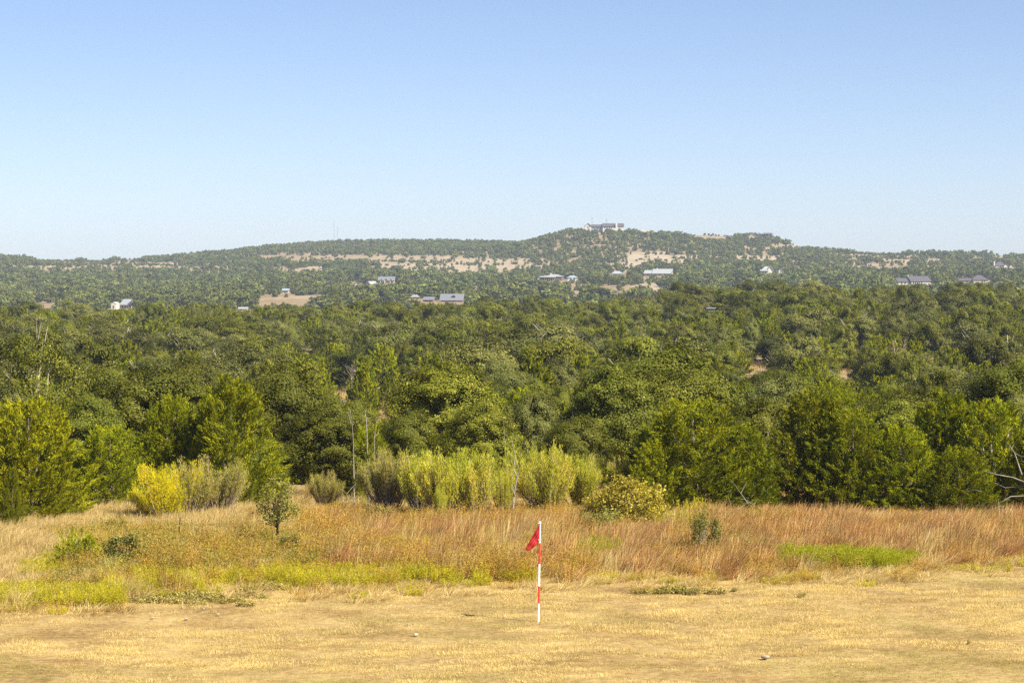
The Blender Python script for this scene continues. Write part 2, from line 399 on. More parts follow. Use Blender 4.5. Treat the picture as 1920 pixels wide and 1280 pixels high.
def build_ground():
    pxs = np.concatenate([np.linspace(-2500, -700, 12)[:-1], np.arange(-700, 2620, 14.0), np.linspace(2620, 4400, 12)])
    ys = np.concatenate([np.linspace(-80, 36, 24)[:-1], np.geomspace(36, 120, 130)[:-1], np.geomspace(120, 3300, 215)])
    PX, Y = np.meshgrid(pxs, ys)
    X = (PX - 960) / F * np.maximum(Y, 40)
    Z = ground(X, Y)
    V = np.stack([X, Y, Z], -1).reshape(-1, 3)
    nx, ny = len(pxs), len(ys)
    i = np.arange(nx * ny).reshape(ny, nx)
    Q = np.stack([i[:-1, :-1], i[:-1, 1:], i[1:, 1:], i[1:, :-1]], -1).reshape(-1, 4)
    PY = HZ - F * Z / np.maximum(Y, 40)
    _, lime = bare_at(PX, PY)
    lime = np.where(Y > 700, lime, 0)
    far = np.clip((Y - 75) / 60, 0, 1)
    me = mesh_np('ground', V, [Q], M['ground'], {'far': far.ravel(), 'lime': lime.ravel()}, smooth=True)
    o = link(bpy.data.objects.new('ground', me))
    tag(o, 'dry golden field running back to wooded hills', 'ground', kind='structure')
build_ground()

# ------------------------------------------------------------------ plant generators (all numpy)
def unit(v): return v / np.maximum(np.linalg.norm(v, axis=-1, keepdims=True), 1e-9)
def leaf_quads(P, D, N, L, W, rng, vval):
    """leaf at P along D, face normal N; rhombus of length L, width W"""
    S = unit(np.cross(D, N)); L = L[:, None]; W = W[:, None]
    V = np.stack([P, P + D * L * 0.45 + S * W * 0.5, P + D * L, P + D * L * 0.45 - S * W * 0.5], 1).reshape(-1, 3)
    f = np.arange(len(P) * 4).reshape(-1, 4)
    return V, f, np.repeat(vval, 4)
def blade_tris(P, D, L, W, rng, vval):
    S = unit(np.cross(D, unit(rng.normal(size=P.shape)))) * W[:, None] * 0.5
    V = np.stack([P - S, P + S, P + D * L[:, None]], 1).reshape(-1, 3)
    return V, np.arange(len(P) * 3).reshape(-1, 3), np.repeat(vval, 3)

def oak_proto(seed, R=2.3, H=4.6, nclump=165, per=700, leaf=0.066, mat='oak', low=0.12, sparse=0.0, bark='bark', droop=0.75):
    rng = np.random.default_rng(seed)
    lobes = unit(rng.normal(size=(7, 3)) * [1, 1, 0.5]); lob_a = rng.uniform(-0.22, 0.20, 7)
    d = unit(rng.normal(size=(nclump, 3)))
    bump = 1 + (np.exp(4 * (d @ lobes.T - 1)) * lob_a).sum(1) * 1.6
    r = rng.uniform(0.08, 1, nclump) ** 0.27 * np.clip(bump, 0.55, 1.3)
    zc, hz = H * (1 + low) / 2, H * (1 - low) / 2
    C = d * r[:, None] * [R * 0.86, R * 0.86, hz * 0.9]
    C[:, :2] *= np.clip(1.0 - 0.25 * (C[:, 2:] / hz) - 0.18 * (C[:, 2:] < -0.5 * hz), 0.6, 1.1)
    C[:, 2] += zc
    rc = (0.085 + 0.18 * rng.uniform(0, 1, nclump) ** 1.25) * R
    axs = rng.uniform(0.65, 1.45, (nclump, 3)) * [1, 1, 0.85]
    n = (per * (rc / (0.2 * R)) ** 2 * (1 - sparse * rng.uniform(0, 1, nclump))).astype(int)
    k = np.repeat(np.arange(nclump), n)
    u = unit(rng.normal(size=(len(k), 3)))
    rr = rng.uniform(0, 1, len(k)) ** 0.42
    P = C[k] + u * rr[:, None] * rc[k][:, None] * axs[k] * [1, 1, droop]
    P = P + 0.055 * R * np.sin(P[:, [1, 2, 0]] * 5.2 / R + seed) + 0.03 * R * np.sin(P[:, [2, 0, 1]] * 12.0 / R + 2 * seed)
    # ragged outline: some sprays leave the clump
    far = rng.uniform(size=len(k)) < 0.08
    P[far] += u[far] * rng.uniform(0.05, 0.35, far.sum())[:, None] * rc[k][far][:, None] * 1.5
    N = unit(u * 0.9 + d[k] * 0.8 + [0, 0, 0.25] + rng.normal(size=P.shape) * 0.42)
    D = unit(np.cross(N, rng.normal(size=P.shape)))
    L = leaf * rng.uniform(0.7, 1.35, len(k)); W = L * rng.uniform(0.5, 0.8, len(k))
    tone = rng.uniform(-0.18, 0.18, nclump)
    v = np.clip(rng.beta(2.0, 3.0, len(k)) + tone[k], 0, 1)
    V, f, a = leaf_quads(P, D, N, L, W, rng, v)
    crown = mesh_np('crown', V, [f], M[mat], {'v': a})
    mb = MB()
    base = Vector((0, 0, -0.3)); fork = Vector((rng.normal() * 0.1, rng.normal() * 0.1, H * 0.28))
    tr = 0.045 * R + 0.03
    mb.tube([base, fork * 0.5, fork], [tr * 1.35, tr * 1.05, tr * 0.9], 7)
    order = np.argsort(rng.uniform(size=nclump))[:26]
    for q, i in enumerate(order):
        c = Vector(C[i]); m = fork.lerp(c, 0.5) + Vector((rng.normal() * 0.18, rng.normal() * 0.18, 0.1 * R))
        tip = c + (c - m) * 0.35
        w = tr * (0.55 if q < 7 else 0.28)
        mb.tube([fork, m, c, tip], [w, w * 0.66, w * 0.36, w * 0.12], 5, cap=False)
    return crown, mb.mesh('trunk', M[bark], True)

def juniper_proto(seed, R=1.7, H=4.6, nplume=640, per=110, blade=0.10, wid=0.026, mat='juniper', conic=0.6, bark='bark', gap=0.0, plen=(0.35, 0.72), low=0.0):
    rng = np.random.default_rng(seed)
    ntip = 4
    tips = np.concatenate([[[0, 0, 1.0]], np.stack([rng.uniform(-0.5, 0.5, ntip), rng.uniform(-0.5, 0.5, ntip), rng.uniform(0.62, 0.92, ntip)], 1)])
    tw = np.concatenate([[1.0], rng.uniform(0.55, 0.8, ntip)])
    k = rng.choice(len(tips), nplume, p=np.array([0.5] + [0.5 / ntip] * ntip))
    t = low + (1 - low) * rng.uniform(0, 1, nplume) ** 1.15 * 0.97
    th = rng.uniform(0, 2 * math.pi, nplume)
    prof = np.minimum(1, (t + 0.12) / 0.24) ** 0.6 * (1 - t) ** conic
    lob = 1 + 0.17 * np.sin(3 * th + seed + 4 * t) + 0.10 * np.sin(7 * th - 6 * t + 2 * seed)
    rad = R * prof * lob * tw[k] * rng.uniform(0.3, 1.0, nplume) ** 0.33
    B = np.stack([np.cos(th) * rad + tips[k, 0] * R * (0.5 + 0.4 * t), np.sin(th) * rad + tips[k, 1] * R * (0.5 + 0.4 * t), t * H * tips[k, 2] * 0.94], 1)
    out = np.stack([np.cos(th), np.sin(th), np.zeros(nplume)], 1)
    A = unit(out * (0.75 * (1 - 0.6 * t))[:, None] + np.array([0, 0, 1]) * (0.5 + 0.5 * t)[:, None] + rng.normal(size=(nplume, 3)) * 0.28)
    PL = rng.uniform(*plen, nplume) * (H / 4.6)
    B = B - A * PL[:, None] * 0.45
    keep = rng.uniform(size=nplume) > gap
    idx = np.repeat(np.nonzero(keep)[0], per)
    s = rng.uniform(0, 1, len(idx)) ** 0.8
    wob = rng.normal(size=(len(idx), 3)) * ((0.15 * (1 - s) + 0.03)[:, None]) * PL[idx][:, None] * 0.9
    P = B[idx] + A[idx] * (s * PL[idx])[:, None] + wob
    D = unit(A[idx] * 1.0 + unit(rng.normal(size=P.shape)) * 0.6 + [0, 0, 0.2])
    L = blade * rng.uniform(0.6, 1.4, len(idx)); W = wid * rng.uniform(0.7, 1.4, len(idx))
    tone = rng.uniform(-0.28, 0.28, nplume)
    v = np.clip(rng.beta(2.2, 2.6, len(idx)) + tone[idx], 0, 1)
    V, f, a = blade_tris(P, D, L, W, rng, v)
    V[:, 2] = np.maximum(V[:, 2], 0.02)
    crown = mesh_np('crown', V, [f], M[mat], {'v': a})
    mb = MB()
    tr = 0.04 * R + 0.03
    for q in range(len(tips)):
        p = Vector((tips[q, 0] * R * 0.8, tips[q, 1] * R * 0.8, H * tips[q, 2] * 0.8))
        mb.tube([(0, 0, -0.3), p * 0.4 + Vector((0, 0, 0.1)), p], [tr * tw[q] * 1.2, tr * tw[q] * 0.8, 0.012], 6)
    for i in np.argsort(rng.uniform(size=nplume))[:30]:
        z = B[i, 2] * 0.75
        a0 = Vector((0.25 * B[i, 0], 0.25 * B[i, 1], z)); e = Vector(B[i] + A[i] * PL[i] * 0.2)
        mb.tube([a0, a0.lerp(e, 0.55) + Vector((0, 0, -0.06)), e], [0.026, 0.018, 0.007], 4, cap=False)
    return crown, mb.mesh('trunk', M[bark], True)

def bare_proto(seed, R=1.7, H=4.0, mat='dead', depth=4, n0=5):
    """leafless grey tree"""
    rng = np.random.default_rng(seed); mb = MB()
    def grow(p, d, ln, w, dep):
        q = p + d * ln
        m = p.lerp(q, 0.5) + Vector(rng.normal(size=3)) * ln * 0.08
        mb.tube([p, m, q], [w, w * 0.8, w * 0.55], 5 if dep > 1 else 3, cap=False)
        if dep == 0: return
        for _ in range(3 if dep > 1 else 4):
            nd = (d + Vector(rng.normal(size=3)) * 0.55 + Vector((0, 0, 0.12))).normalized()
            grow(q if rng.uniform() < 0.7 else m, nd, ln * rng.uniform(0.55, 0.8), w * 0.55, dep - 1)
    for i in range(n0):
        a = rng.uniform(0, 6.28)
        grow(Vector((0, 0, -0.2)), Vector((math.cos(a) * 0.5 * R / 1.7, math.sin(a) * 0.5, 1)).normalized(), H * 0.36, 0.075, depth)
    return mb.mesh('trunk', M[mat], True)

def broom_proto(seed, R=0.85, H=1.8, stems=230, mat='broom_leaf', leaf_from=0.45, leaves=110, twig_w=0.011):
    """feathery upright shrub: fan of fine grey twigs, upper part clothed with slivers of leaf"""
    rng = np.random.default_rng(seed)
    th = rng.uniform(0, 6.28, stems); sp = rng.uniform(0, 1, stems) ** 0.6
    Hh = H * rng.uniform(0.80, 1.0, stems) * (1 - 0.22 * sp ** 2)
    nclus = 17
    cth = rng.uniform(0, 6.28, nclus); cl = rng.integers(0, nclus, stems)
    th = cth[cl] + rng.normal(size=stems) * 0.2; sp = np.clip(rng.uniform(0.1, 1.0, nclus)[cl] + rng.normal(size=stems) * 0.10, 0, 1.05)
    Hh *= (0.62 + 0.48 * rng.uniform(0, 1, nclus))[cl]
    tip = np.stack([np.cos(th) * sp * R, np.sin(th) * sp * R, Hh], 1)
    base = np.stack([np.cos(th) * 0.17 * R * sp, np.sin(th) * 0.17 * R * sp, np.full(stems, -0.05)], 1) + rng.normal(size=(stems, 3)) * [0.05, 0.05, 0]
    ctrl = np.stack([np.cos(th) * sp * R * 0.70, np.sin(th) * sp * R * 0.70, Hh * 0.42], 1) + rng.normal(size=(stems, 3)) * 0.05
    def bez(s): s = s[..., None]; return (1-s)**2 * base[:, None] + 2*s*(1-s) * ctrl[:, None] + s*s * tip[:, None]
    S = np.linspace(0, 1, 6)[None].repeat(stems, 0)
    pts = bez(S)
    side = unit(rng.normal(size=(stems, 3)) * [1, 1, 0.1])
    w = np.linspace(1, 0.35, 6)[None, :, None] * twig_w * rng.uniform(0.7, 1.5, stems)[:, None, None]
    A, B = pts - side[:, None] * w, pts + side[:, None] * w
    V = np.stack([A, B], 2).reshape(-1, 3)
    b = (np.arange(stems) * 12)[:, None] + (np.arange(5) * 2)[None]
    Q = np.stack([b, b + 1, b + 3, b + 2], -1).reshape(-1, 4)
    # side twigs
    ns = stems * 5
    ix = rng.integers(0, stems, ns); s = rng.uniform(0.25, 0.85, ns)
    def bz(ix, s): s = s[:, None]; return (1-s)**2 * base[ix] + 2*s*(1-s) * ctrl[ix] + s*s * tip[ix]
    p0 = bz(ix, s); ax = unit(bz(ix, np.minimum(s + 0.1, 1.0)) - p0)
    dd = unit(ax + rng.normal(size=(ns, 3)) * 0.35 + [0, 0, 0.25])
    L = H * rng.uniform(0.10, 0.26, ns)
    V2, f2, _ = blade_tris(p0, dd, L, np.full(ns, twig_w * 1.1), rng, np.zeros(ns))
    vv = np.repeat(rng.uniform(0, 1, stems), 12)
    stem_me = mesh_np('stems', np.concatenate([V, V2]), [Q, f2 + len(V)], M['twig'], {'v': np.concatenate([vv, np.repeat(rng.uniform(0, 1, ns), 3)])})
    nl = stems * leaves
    ix = rng.integers(0, stems, nl)
    lf = np.clip(leaf_from + rng.normal(size=nclus)[cl] * 0.12, 0.1, 0.8)[ix]
    s = lf + (1.02 - lf) * rng.uniform(0, 1, nl) ** 0.75
    p0 = bz(ix, s); ax = unit(bz(ix, np.minimum(s + 0.08, 1.08)) - bz(ix, s - 0.04))
    p0 = p0 + rng.normal(size=p0.shape) * 0.035 * (H / 1.8)
    dd = unit(ax * 1.2 + rng.normal(size=p0.shape) * 0.42 + [0, 0, 0.5])
    tone = rng.uniform(-0.28, 0.28, nclus)[cl][ix]
    v = np.clip(rng.beta(2.2, 2.6, nl) + tone, 0, 1)
    V3, f3, a3 = blade_tris(p0, dd, rng.uniform(0.05, 0.10, nl) * H / 1.8, rng.uniform(0.008, 0.016, nl) * H / 1.8, rng, v)
    return mesh_np('foliage', V3, [f3], M[mat], {'v': a3}), stem_me

def shrub_proto(seed, R=0.5, H=0.8, nclump=26, per=90, leaf=0.05, mat='olive_leaf', round_=True):
    rng = np.random.default_rng(seed)
    d = unit(rng.normal(size=(nclump, 3))); r = rng.uniform(0.2, 1, nclump) ** 0.45
    C = d * r[:, None] * [R * 0.85, R * 0.85, H * 0.42]; C[:, 2] += H * 0.52
    rc = rng.uniform(0.2, 0.38, nclump) * R
    k = np.repeat(np.arange(nclump), per); u = unit(rng.normal(size=(len(k), 3)))
    P = C[k] + u * (rng.uniform(0, 1, len(k)) ** 0.45 * rc[k])[:, None]
    P[:, 2] = np.maximum(P[:, 2], 0.02)
    N = unit(u + [0, 0, 0.5] + rng.normal(size=P.shape) * 0.8); D = unit(np.cross(N, rng.normal(size=P.shape)) + [0, 0, 0.3])
    L = leaf * rng.uniform(0.6, 1.4, len(k))
    V, f, a = leaf_quads(P, D, N, L, L * 0.5, rng, np.clip(rng.beta(2, 2.6, len(k)) + rng.uniform(-0.15, 0.15, nclump)[k], 0, 1))
    fol = mesh_np('foliage', V, [f], M[mat], {'v': a})
    mb = MB()
    for i in range(nclump):
        c = Vector(C[i]); mb.tube([(c.x * 0.1, c.y * 0.1, -0.05), (c.x * 0.5, c.y * 0.5, c.z * 0.55), c], [0.014, 0.01, 0.004], 4, cap=False)
    return fol, mb.mesh('stems', M['bark_pale'], True)

def grass_proto(seed, n, h, spread, lean, wid, mat, curl=0.25, segs=3, side_lean=0.12):
    rng = np.random.default_rng(seed)
    th = rng.uniform(0, 6.28, n); r = rng.uniform(0, 1, n) ** 0.5 * spread
    base = np.stack([np.cos(th) * r, np.sin(th) * r, np.full(n, -0.03)], 1)
    Hh = rng.uniform(h[0], h[1], n)
    d = np.stack([np.cos(th) * rng.uniform(0, lean, n) + side_lean, np.sin(th) * rng.uniform(0, lean, n), np.ones(n)], 1)
    d = unit(d); bend = np.stack([np.cos(th) * 0.5 + 0.6, np.sin(th) * 0.5, np.full(n, -0.35)], 1) * rng.uniform(0, curl, n)[:, None] * Hh[:, None]
    S = np.linspace(0, 1, segs + 1)
    pts = base[:, None] + d[:, None] * (Hh[:, None] * S)[..., None] + bend[:, None] * (S ** 2)[None, :, None]
    side = unit(np.stack([rng.normal(size=n), rng.normal(size=n), np.zeros(n)], 1))
    w = (1 - S * 0.8)[None, :, None] * (wid * rng.uniform(0.6, 1.4, n))[:, None, None]
    V = np.stack([pts - side[:, None] * w, pts + side[:, None] * w], 2).reshape(-1, 3)
    m = 2 * (segs + 1)
    b = (np.arange(n) * m)[:, None] + (np.arange(segs) * 2)[None]
    Q = np.stack([b, b + 1, b + 3, b + 2], -1).reshape(-1, 4)
    v = np.repeat(np.clip(rng.beta(2, 2, n), 0, 1), m)
    return V, Q, v

def grass_mesh(name, *a, **k):
    mat = a[6]; V, Q, v = grass_proto(*a, **k)
    return mesh_np(name, V, [Q], M[mat], {'v': v})

def weed_mesh(name, seed, stems, h, spread, mat, per=26, leaf=(0.03, 0.06), lw=0.009, from_=0.25, lean=0.18, stem_v=0.1, jitter=0.018, spray=0.5):
    rng = np.random.default_rng(seed)
    V, Q, v = grass_proto(seed, stems, h, spread, lean, 0.0035, mat, curl=0.08, side_lean=0.03)
    v[:] = stem_v
    P0 = V.reshape(stems, 8, 3)
    n = stems * per; ix = rng.integers(0, stems, n); s = from_ + (1 - from_) * rng.uniform(0, 1, n)
    a = P0[ix, 0]; b = P0[ix, 7]
    P = a + (b - a) * s[:, None] + rng.normal(size=(n, 3)) * jitter
    D = unit(np.array([0, 0, 1.0]) + rng.normal(size=(n, 3)) * spray)
    V2, f2, v2 = blade_tris(P, D, rng.uniform(*leaf, n), np.full(n, lw) * rng.uniform(0.6, 1.4, n), rng, np.clip(rng.beta(2.4, 2.2, n), 0, 1))
    return mesh_np(name, np.concatenate([V, V2]), [Q, f2 + len(V)], M[mat], {'v': np.concatenate([v, v2])})

# ------------------------------------------------------------------ scattering of uncountable stuff by geometry nodes
def scatter(name, label, cat, protos, pts, rot, scl, idx):
    """protos: list of meshes; the points carry rotation, scale and which mesh"""
    col = bpy.data.collections.new(name + '_kinds')
    for i, me in enumerate(protos):
        col.objects.link(bpy.data.objects.new('%s_kind_%02d' % (name, i), me))
    me = bpy.data.meshes.new(name)
    pts = np.asarray(pts, dtype=np.float32)
    me.vertices.add(len(pts)); me.vertices.foreach_set('co', pts.ravel())
    a = me.attributes.new('rot', 'FLOAT_VECTOR', 'POINT'); a.data.foreach_set('vector', np.asarray(rot, dtype=np.float32).ravel())
    a = me.attributes.new('scl', 'FLOAT_VECTOR', 'POINT'); a.data.foreach_set('vector', np.asarray(scl, dtype=np.float32).ravel())
    a = me.attributes.new('idx', 'INT', 'POINT'); a.data.foreach_set('value', np.asarray(idx, dtype=np.int32))
    me.update()
    o = link(bpy.data.objects.new(name, me))
    tag(o, label, cat, kind='stuff')
    ng = bpy.data.node_groups.new(name + '_scatter', 'GeometryNodeTree')
    ng.interface.new_socket('Geometry', in_out='INPUT', socket_type='NodeSocketGeometry')
    ng.interface.new_socket('Geometry', in_out='OUTPUT', socket_type='NodeSocketGeometry')
    n, l = ng.nodes, ng.links
    gi, go = n.new('NodeGroupInput'), n.new('NodeGroupOutput')
    ci = n.new('GeometryNodeCollectionInfo'); ci.inputs['Collection'].default_value = col
    ci.inputs['Separate Children'].default_value = True; ci.inputs['Reset Children'].default_value = True
    ip = n.new('GeometryNodeInstanceOnPoints'); ip.inputs['Pick Instance'].default_value = True
    def at(nme, dt):
        x = n.new('GeometryNodeInputNamedAttribute'); x.data_type = dt; x.inputs['Name'].default_value = nme; return x.outputs['Attribute']
    l.new(gi.outputs[0], ip.inputs['Points']); l.new(ci.outputs[0], ip.inputs['Instance'])
    l.new(at('idx', 'INT'), ip.inputs['Instance Index'])
    e = n.new('FunctionNodeEulerToRotation'); l.new(at('rot', 'FLOAT_VECTOR'), e.inputs[0]); l.new(e.outputs[0], ip.inputs['Rotation'])
    l.new(at('scl', 'FLOAT_VECTOR'), ip.inputs['Scale'])
    l.new(ip.outputs[0], go.inputs[0])
    md = o.modifiers.new('scatter', 'NODES'); md.node_group = ng
    return o

# ------------------------------------------------------------------ far houses
H_WHITE = plain('white_render', (0.50, 0.475, 0.425), rough=0.8, noise=0.06)
H_CREAM = plain('cream_stone', (0.44, 0.37, 0.28), rough=0.9, noise=0.12)
H_GREYW = plain('grey_boards', (0.22, 0.22, 0.215), rough=0.8, noise=0.1)
H_BROWN = plain('brown_boards', (0.14, 0.10, 0.075), rough=0.8, noise=0.15)
R_DARK = plain('dark_shingle', (0.085, 0.078, 0.092), rough=0.85, noise=0.2, spec=0.1)
R_GREY = plain('grey_metal_roof', (0.15, 0.158, 0.178), rough=0.5, noise=0.06, spec=0.3)
R_PALE = plain('pale_metal_roof', (0.27, 0.285, 0.30), rough=0.55, noise=0.05, spec=0.3)
R_BLUE = plain('blue_metal_roof', (0.22, 0.30, 0.38), rough=0.5, noise=0.05, spec=0.3)
R_BROWN = plain('brown_shingle', (0.16, 0.13, 0.12), rough=0.9, noise=0.2)
GLASS = plain('window_glass', (0.03, 0.04, 0.05), rough=0.15, spec=0.6, noise=0.05)

def slab(mb, a, b, c, d, t):
    a, b, c, d = map(Vector, (a, b, c, d))
    n = (b - a).cross(d - a).normalized()
    if n.z < 0: n = -n
    u = [p + n * t for p in (a, b, c, d)]
    mb.poly([a, b, c, d] + u, [(0, 1, 2, 3), (4, 5, 6, 7), (0, 1, 5, 4), (1, 2, 6, 5), (2, 3, 7, 6), (3, 0, 4, 7)])

def house(name, label, px, py, lo, hi, blocks, rz=0.0, extras=(), cat='house'):
    y = find_y(px, py, lo, hi); s = y / F
    g = gpt(px, y)
    e = empty(name, (g.x, g.y, up(py, y)), math.radians(rz))
    tag(e, label, cat)
    for b in blocks:
        x0, x1 = b['x'][0] * s, b['x'][1] * s
        z0 = b.get('z', 0) * s; h = z0 + b['h'] * s; rh = b.get('rh', 3) * s
        y0 = b.get('y', 0.0); y1 = y0 + b.get('d', 8.0); o = b.get('o', 0.5); t = 0.18
        wm, rm = b.get('wall', H_WHITE), b.get('roof', R_DARK)
        ym, xm = (y0 + y1) / 2, (x0 + x1) / 2
        kind = b.get('kind', 'gable_x')
        wb_, rb_ = MB(), MB()
        foot = -2.5 if z0 == 0 else z0
        wb_.box(x0, x1, y0, y1, foot, h)
        if kind == 'gable_x':
            wb_.poly([(x0, y0, h), (x0, y1, h), (x0, ym, h + rh), (x1, y0, h), (x1, y1, h), (x1, ym, h + rh)], [(0, 1, 2), (3, 5, 4), (0, 2, 5, 3), (1, 4, 5, 2)])
            k = o * rh / max(0.1, (ym - y0))
            slab(rb_, (x0 - o, y0 - o, h - k), (x1 + o, y0 - o, h - k), (x1 + o, ym, h + rh), (x0 - o, ym, h + rh), t)
            slab(rb_, (x0 - o, y1 + o, h - k), (x1 + o, y1 + o, h - k), (x1 + o, ym + 0.01, h + rh), (x0 - o, ym + 0.01, h + rh), t)
        elif kind == 'gable_y':
            wb_.poly([(x0, y0, h), (x1, y0, h), (xm, y0, h + rh), (x0, y1, h), (x1, y1, h), (xm, y1, h + rh)], [(0, 2, 1), (3, 4, 5), (0, 3, 5, 2), (1, 2, 5, 4)])
            k = o * rh / max(0.1, (xm - x0))
            slab(rb_, (x0 - o, y0 - o, h - k), (xm, y0 - o, h + rh), (xm, y1 + o, h + rh), (x0 - o, y1 + o, h - k), t)
            slab(rb_, (x1 + o, y0 - o, h - k), (xm + 0.01, y0 - o, h + rh), (xm + 0.01, y1 + o, h + rh), (x1 + o, y1 + o, h - k), t)
        elif kind == 'hip':
            q = min((y1 - y0) / 2, (x1 - x0) * 0.4)
            a0, a1, c0, c1 = x0 - o, x1 + o, y0 - o, y1 + o
            rb_.poly([(a0, c0, h + .01), (a1, c0, h + .01), (a1, c1, h + .01), (a0, c1, h + .01), (a0 + q, ym, h + rh), (a1 - q, ym, h + rh)],
                     [(0, 3, 2, 1), (0, 1, 5, 4), (2, 3, 4, 5), (1, 2, 5), (3, 0, 4)])
        elif kind == 'flat':
            rb_.box(x0 - o, x1 + o, y0 - o, y1 + o, h + .005, h + rh)
        elif kind == 'shed':
            slab(rb_, (x0 - o, y0 - o, h + .02), (x1 + o, y0 - o, h + .02), (x1 + o, y1 + o, h + rh), (x0 - o, y1 + o, h + rh), t)
        if b.get('open'):            # a porch: posts instead of walls
            for i in range(b['open']):
                xx = x0 + (x1 - x0) * i / (b['open'] - 1)
                MB().box(xx - .12, xx + .12, y0, y0 + .24, -2.5, h).build('post', wm, e)
        else:
            wb_.build('wall', wm, e)
        if kind != 'none': rb_.build('roof', rm, e)
        for (a, c, zz0, zz1) in b.get('win', ()):
            w = MB().box(a * s, c * s, y0 - .05, y0 + .1, zz0 * s, zz1 * s).build('window', GLASS, e)
            MB().box(a * s - .08, c * s + .08, y0 - .09, y0 - .02, zz0 * s - .12, zz0 * s - .02).build('sill', wm, w)
        for (a, c, zz) in b.get('door', ()):
            MB().box(a * s, c * s, y0 - .06, y0 + .1, 0, zz * s).build('door', H_BROWN, e)
    for (pn, x0, x1, ya, yb, z0, z1, mat) in extras:
        MB().box(x0 * s, x1 * s, ya, yb, z0 * s, z1 * s).build(pn, mat, e)
    KEEP.append((px + min(b['x'][0] for b in blocks) - 1, px + max(b['x'][1] for b in blocks) + 1,
                 py - max(b['h'] + b.get('rh', 3) + b.get('z', 0) for b in blocks), py - 1, y))
    return e
KEEP = []      # parts of the view that must stay open: column range, row range, distance

house('ranch_house', 'long white hilltop ranch house with dark shingle roof', 1140, 429.5, 1850, 2080, [
    dict(x=(-10, 29), h=5, rh=5.5, d=11, win=[(-8, -5, 1, 5), (-3.5, -.5, 1, 5), (1, 4, 1, 5), (5.5, 8, 1, 5), (10, 12, 1, 5)], wall=H_WHITE, roof=R_DARK),
    dict(x=(-30, -10.4), h=4.4, rh=4, d=8, y=2.0, win=[(-20, -17, 1, 4), (-15, -12, 1, 4)], wall=H_GREYW, roof=R_DARK)],
    extras=[('chimney', 14, 17.5, -0.9, 0.9, 0, 11.8, H_WHITE), ('terrace_wall', -8, 28, -5.5, -5.1, -3, 1.2, H_WHITE)])
house('gabled_outbuilding', 'small white gabled outbuilding at the hilltop house', 1103, 429.5, 1850, 2080, [
    dict(x=(-7, 6), h=5.5, rh=5, kind='gable_y', d=10, wall=H_WHITE, roof=R_DARK, win=[(-2.6, -.6, 2.5, 5), (.6, 2.4, 2.5, 5)])])
house('garden_wall', 'low white stepped wall on the hilltop', 1212, 433.5, 1850, 2080, [
    dict(x=(-9, -5), h=4, kind='flat', rh=.3, d=1.0, o=.05, roof=H_WHITE), dict(x=(-4.9, 9), h=2, kind='flat', rh=.3, d=1.0, o=.05, roof=H_WHITE)], cat='wall')
house('ridge_house', 'dark flat-roofed house on the ridge beside a pavilion', 1436, 445, 1880, 2080, [
    dict(x=(-24, -3.2), h=4.5, rh=1.4, kind='flat', d=9, wall=H_BROWN, roof=R_DARK, win=[(-14, -12, 1, 3.5), (-10.5, -8, 1, 3.5)]),
    dict(x=(-3, 11), h=6.5, rh=2.6, kind='hip', d=10, o=2.0, wall=H_BROWN, roof=R_BROWN, win=[(-1, 2, 2, 5.5)])],
    extras=[('chimney', 4, 6.5, -.8, .6, 0, 7, H_WHITE)])
house('cream_cottage', 'cream gabled cottage beside the dark ridge house', 1411, 446, 1860, 2050, [
    dict(x=(-7, 5), h=3.2, rh=3.6, kind='gable_y', d=8, wall=H_CREAM, roof=R_PALE, win=[(-3, -1, 1, 2.6)])])
house('white_roof_house', 'white-roofed hillside house with deep shaded porch', 1440, 513.5, 1350, 1620, [
    dict(x=(-12, 9), h=6, rh=8, d=9, kind='hip', wall=H_GREYW, roof=R_PALE, win=[(-9, -6, 1, 4.5), (-3, 0, 1, 4.5)]),
    dict(x=(-2, 9), h=7, rh=7.5, kind='gable_y', d=4, y=-2.2, wall=H_WHITE, roof=R_PALE),
    dict(x=(-14, -1), h=5.2, rh=2.4, kind='shed', d=3, y=-3.4, open=5, wall=H_WHITE, roof=R_PALE)])
house('white_shed', 'small white gabled shed right of the white-roofed house', 1463, 512.5, 1350, 1620, [
    dict(x=(-3, 4), h=4.5, rh=4, kind='gable_y', d=5, wall=H_WHITE, roof=R_PALE, win=[(-1, 1, 1, 3)])], cat='shed')
house('dark_roof_house', 'long house with dark grey gable roof and white window wall', 1722, 533, 1180, 1500, [
    dict(x=(-14, 24), h=6, rh=9, d=11, wall=H_WHITE, roof=R_DARK, win=[(-11, -9, 1, 4.5), (-7.5, -5.5, 1, 4.5), (-3.5, -1.5, 1, 4.5), (.5, 2.5, 1, 4.5), (5, 7, 1, 4.5)]),
    dict(x=(-38, -16.5), h=5, rh=6.2, d=8, y=1.5, wall=H_WHITE, roof=R_DARK, win=[(-33, -30, 1, 4), (-26, -23, 1, 4)])],
    extras=[('chimney', -15.4, -14.2, 4.6, 6.0, 0, 18, H_CREAM)], rz=12)
house('stone_house', 'dark-roofed house with cream stone walls among trees', 1838, 530, 1180, 1500, [
    dict(x=(-14, 14), h=5.5, rh=8.5, d=11, kind='hip', wall=H_CREAM, roof=R_DARK, win=[(2, 4, 1, 4), (7, 9, 1, 4)]),
    dict(x=(-38, -14.5), h=4, rh=4, d=8, y=1.5, wall=H_CREAM, roof=R_DARK, win=[(-34, -31, .8, 3.2), (-26, -22, .8, 3.2)])],
    extras=[('terrace_wall', -16, 18, -7.2, -6.8, -5, 1.5, H_CREAM)])
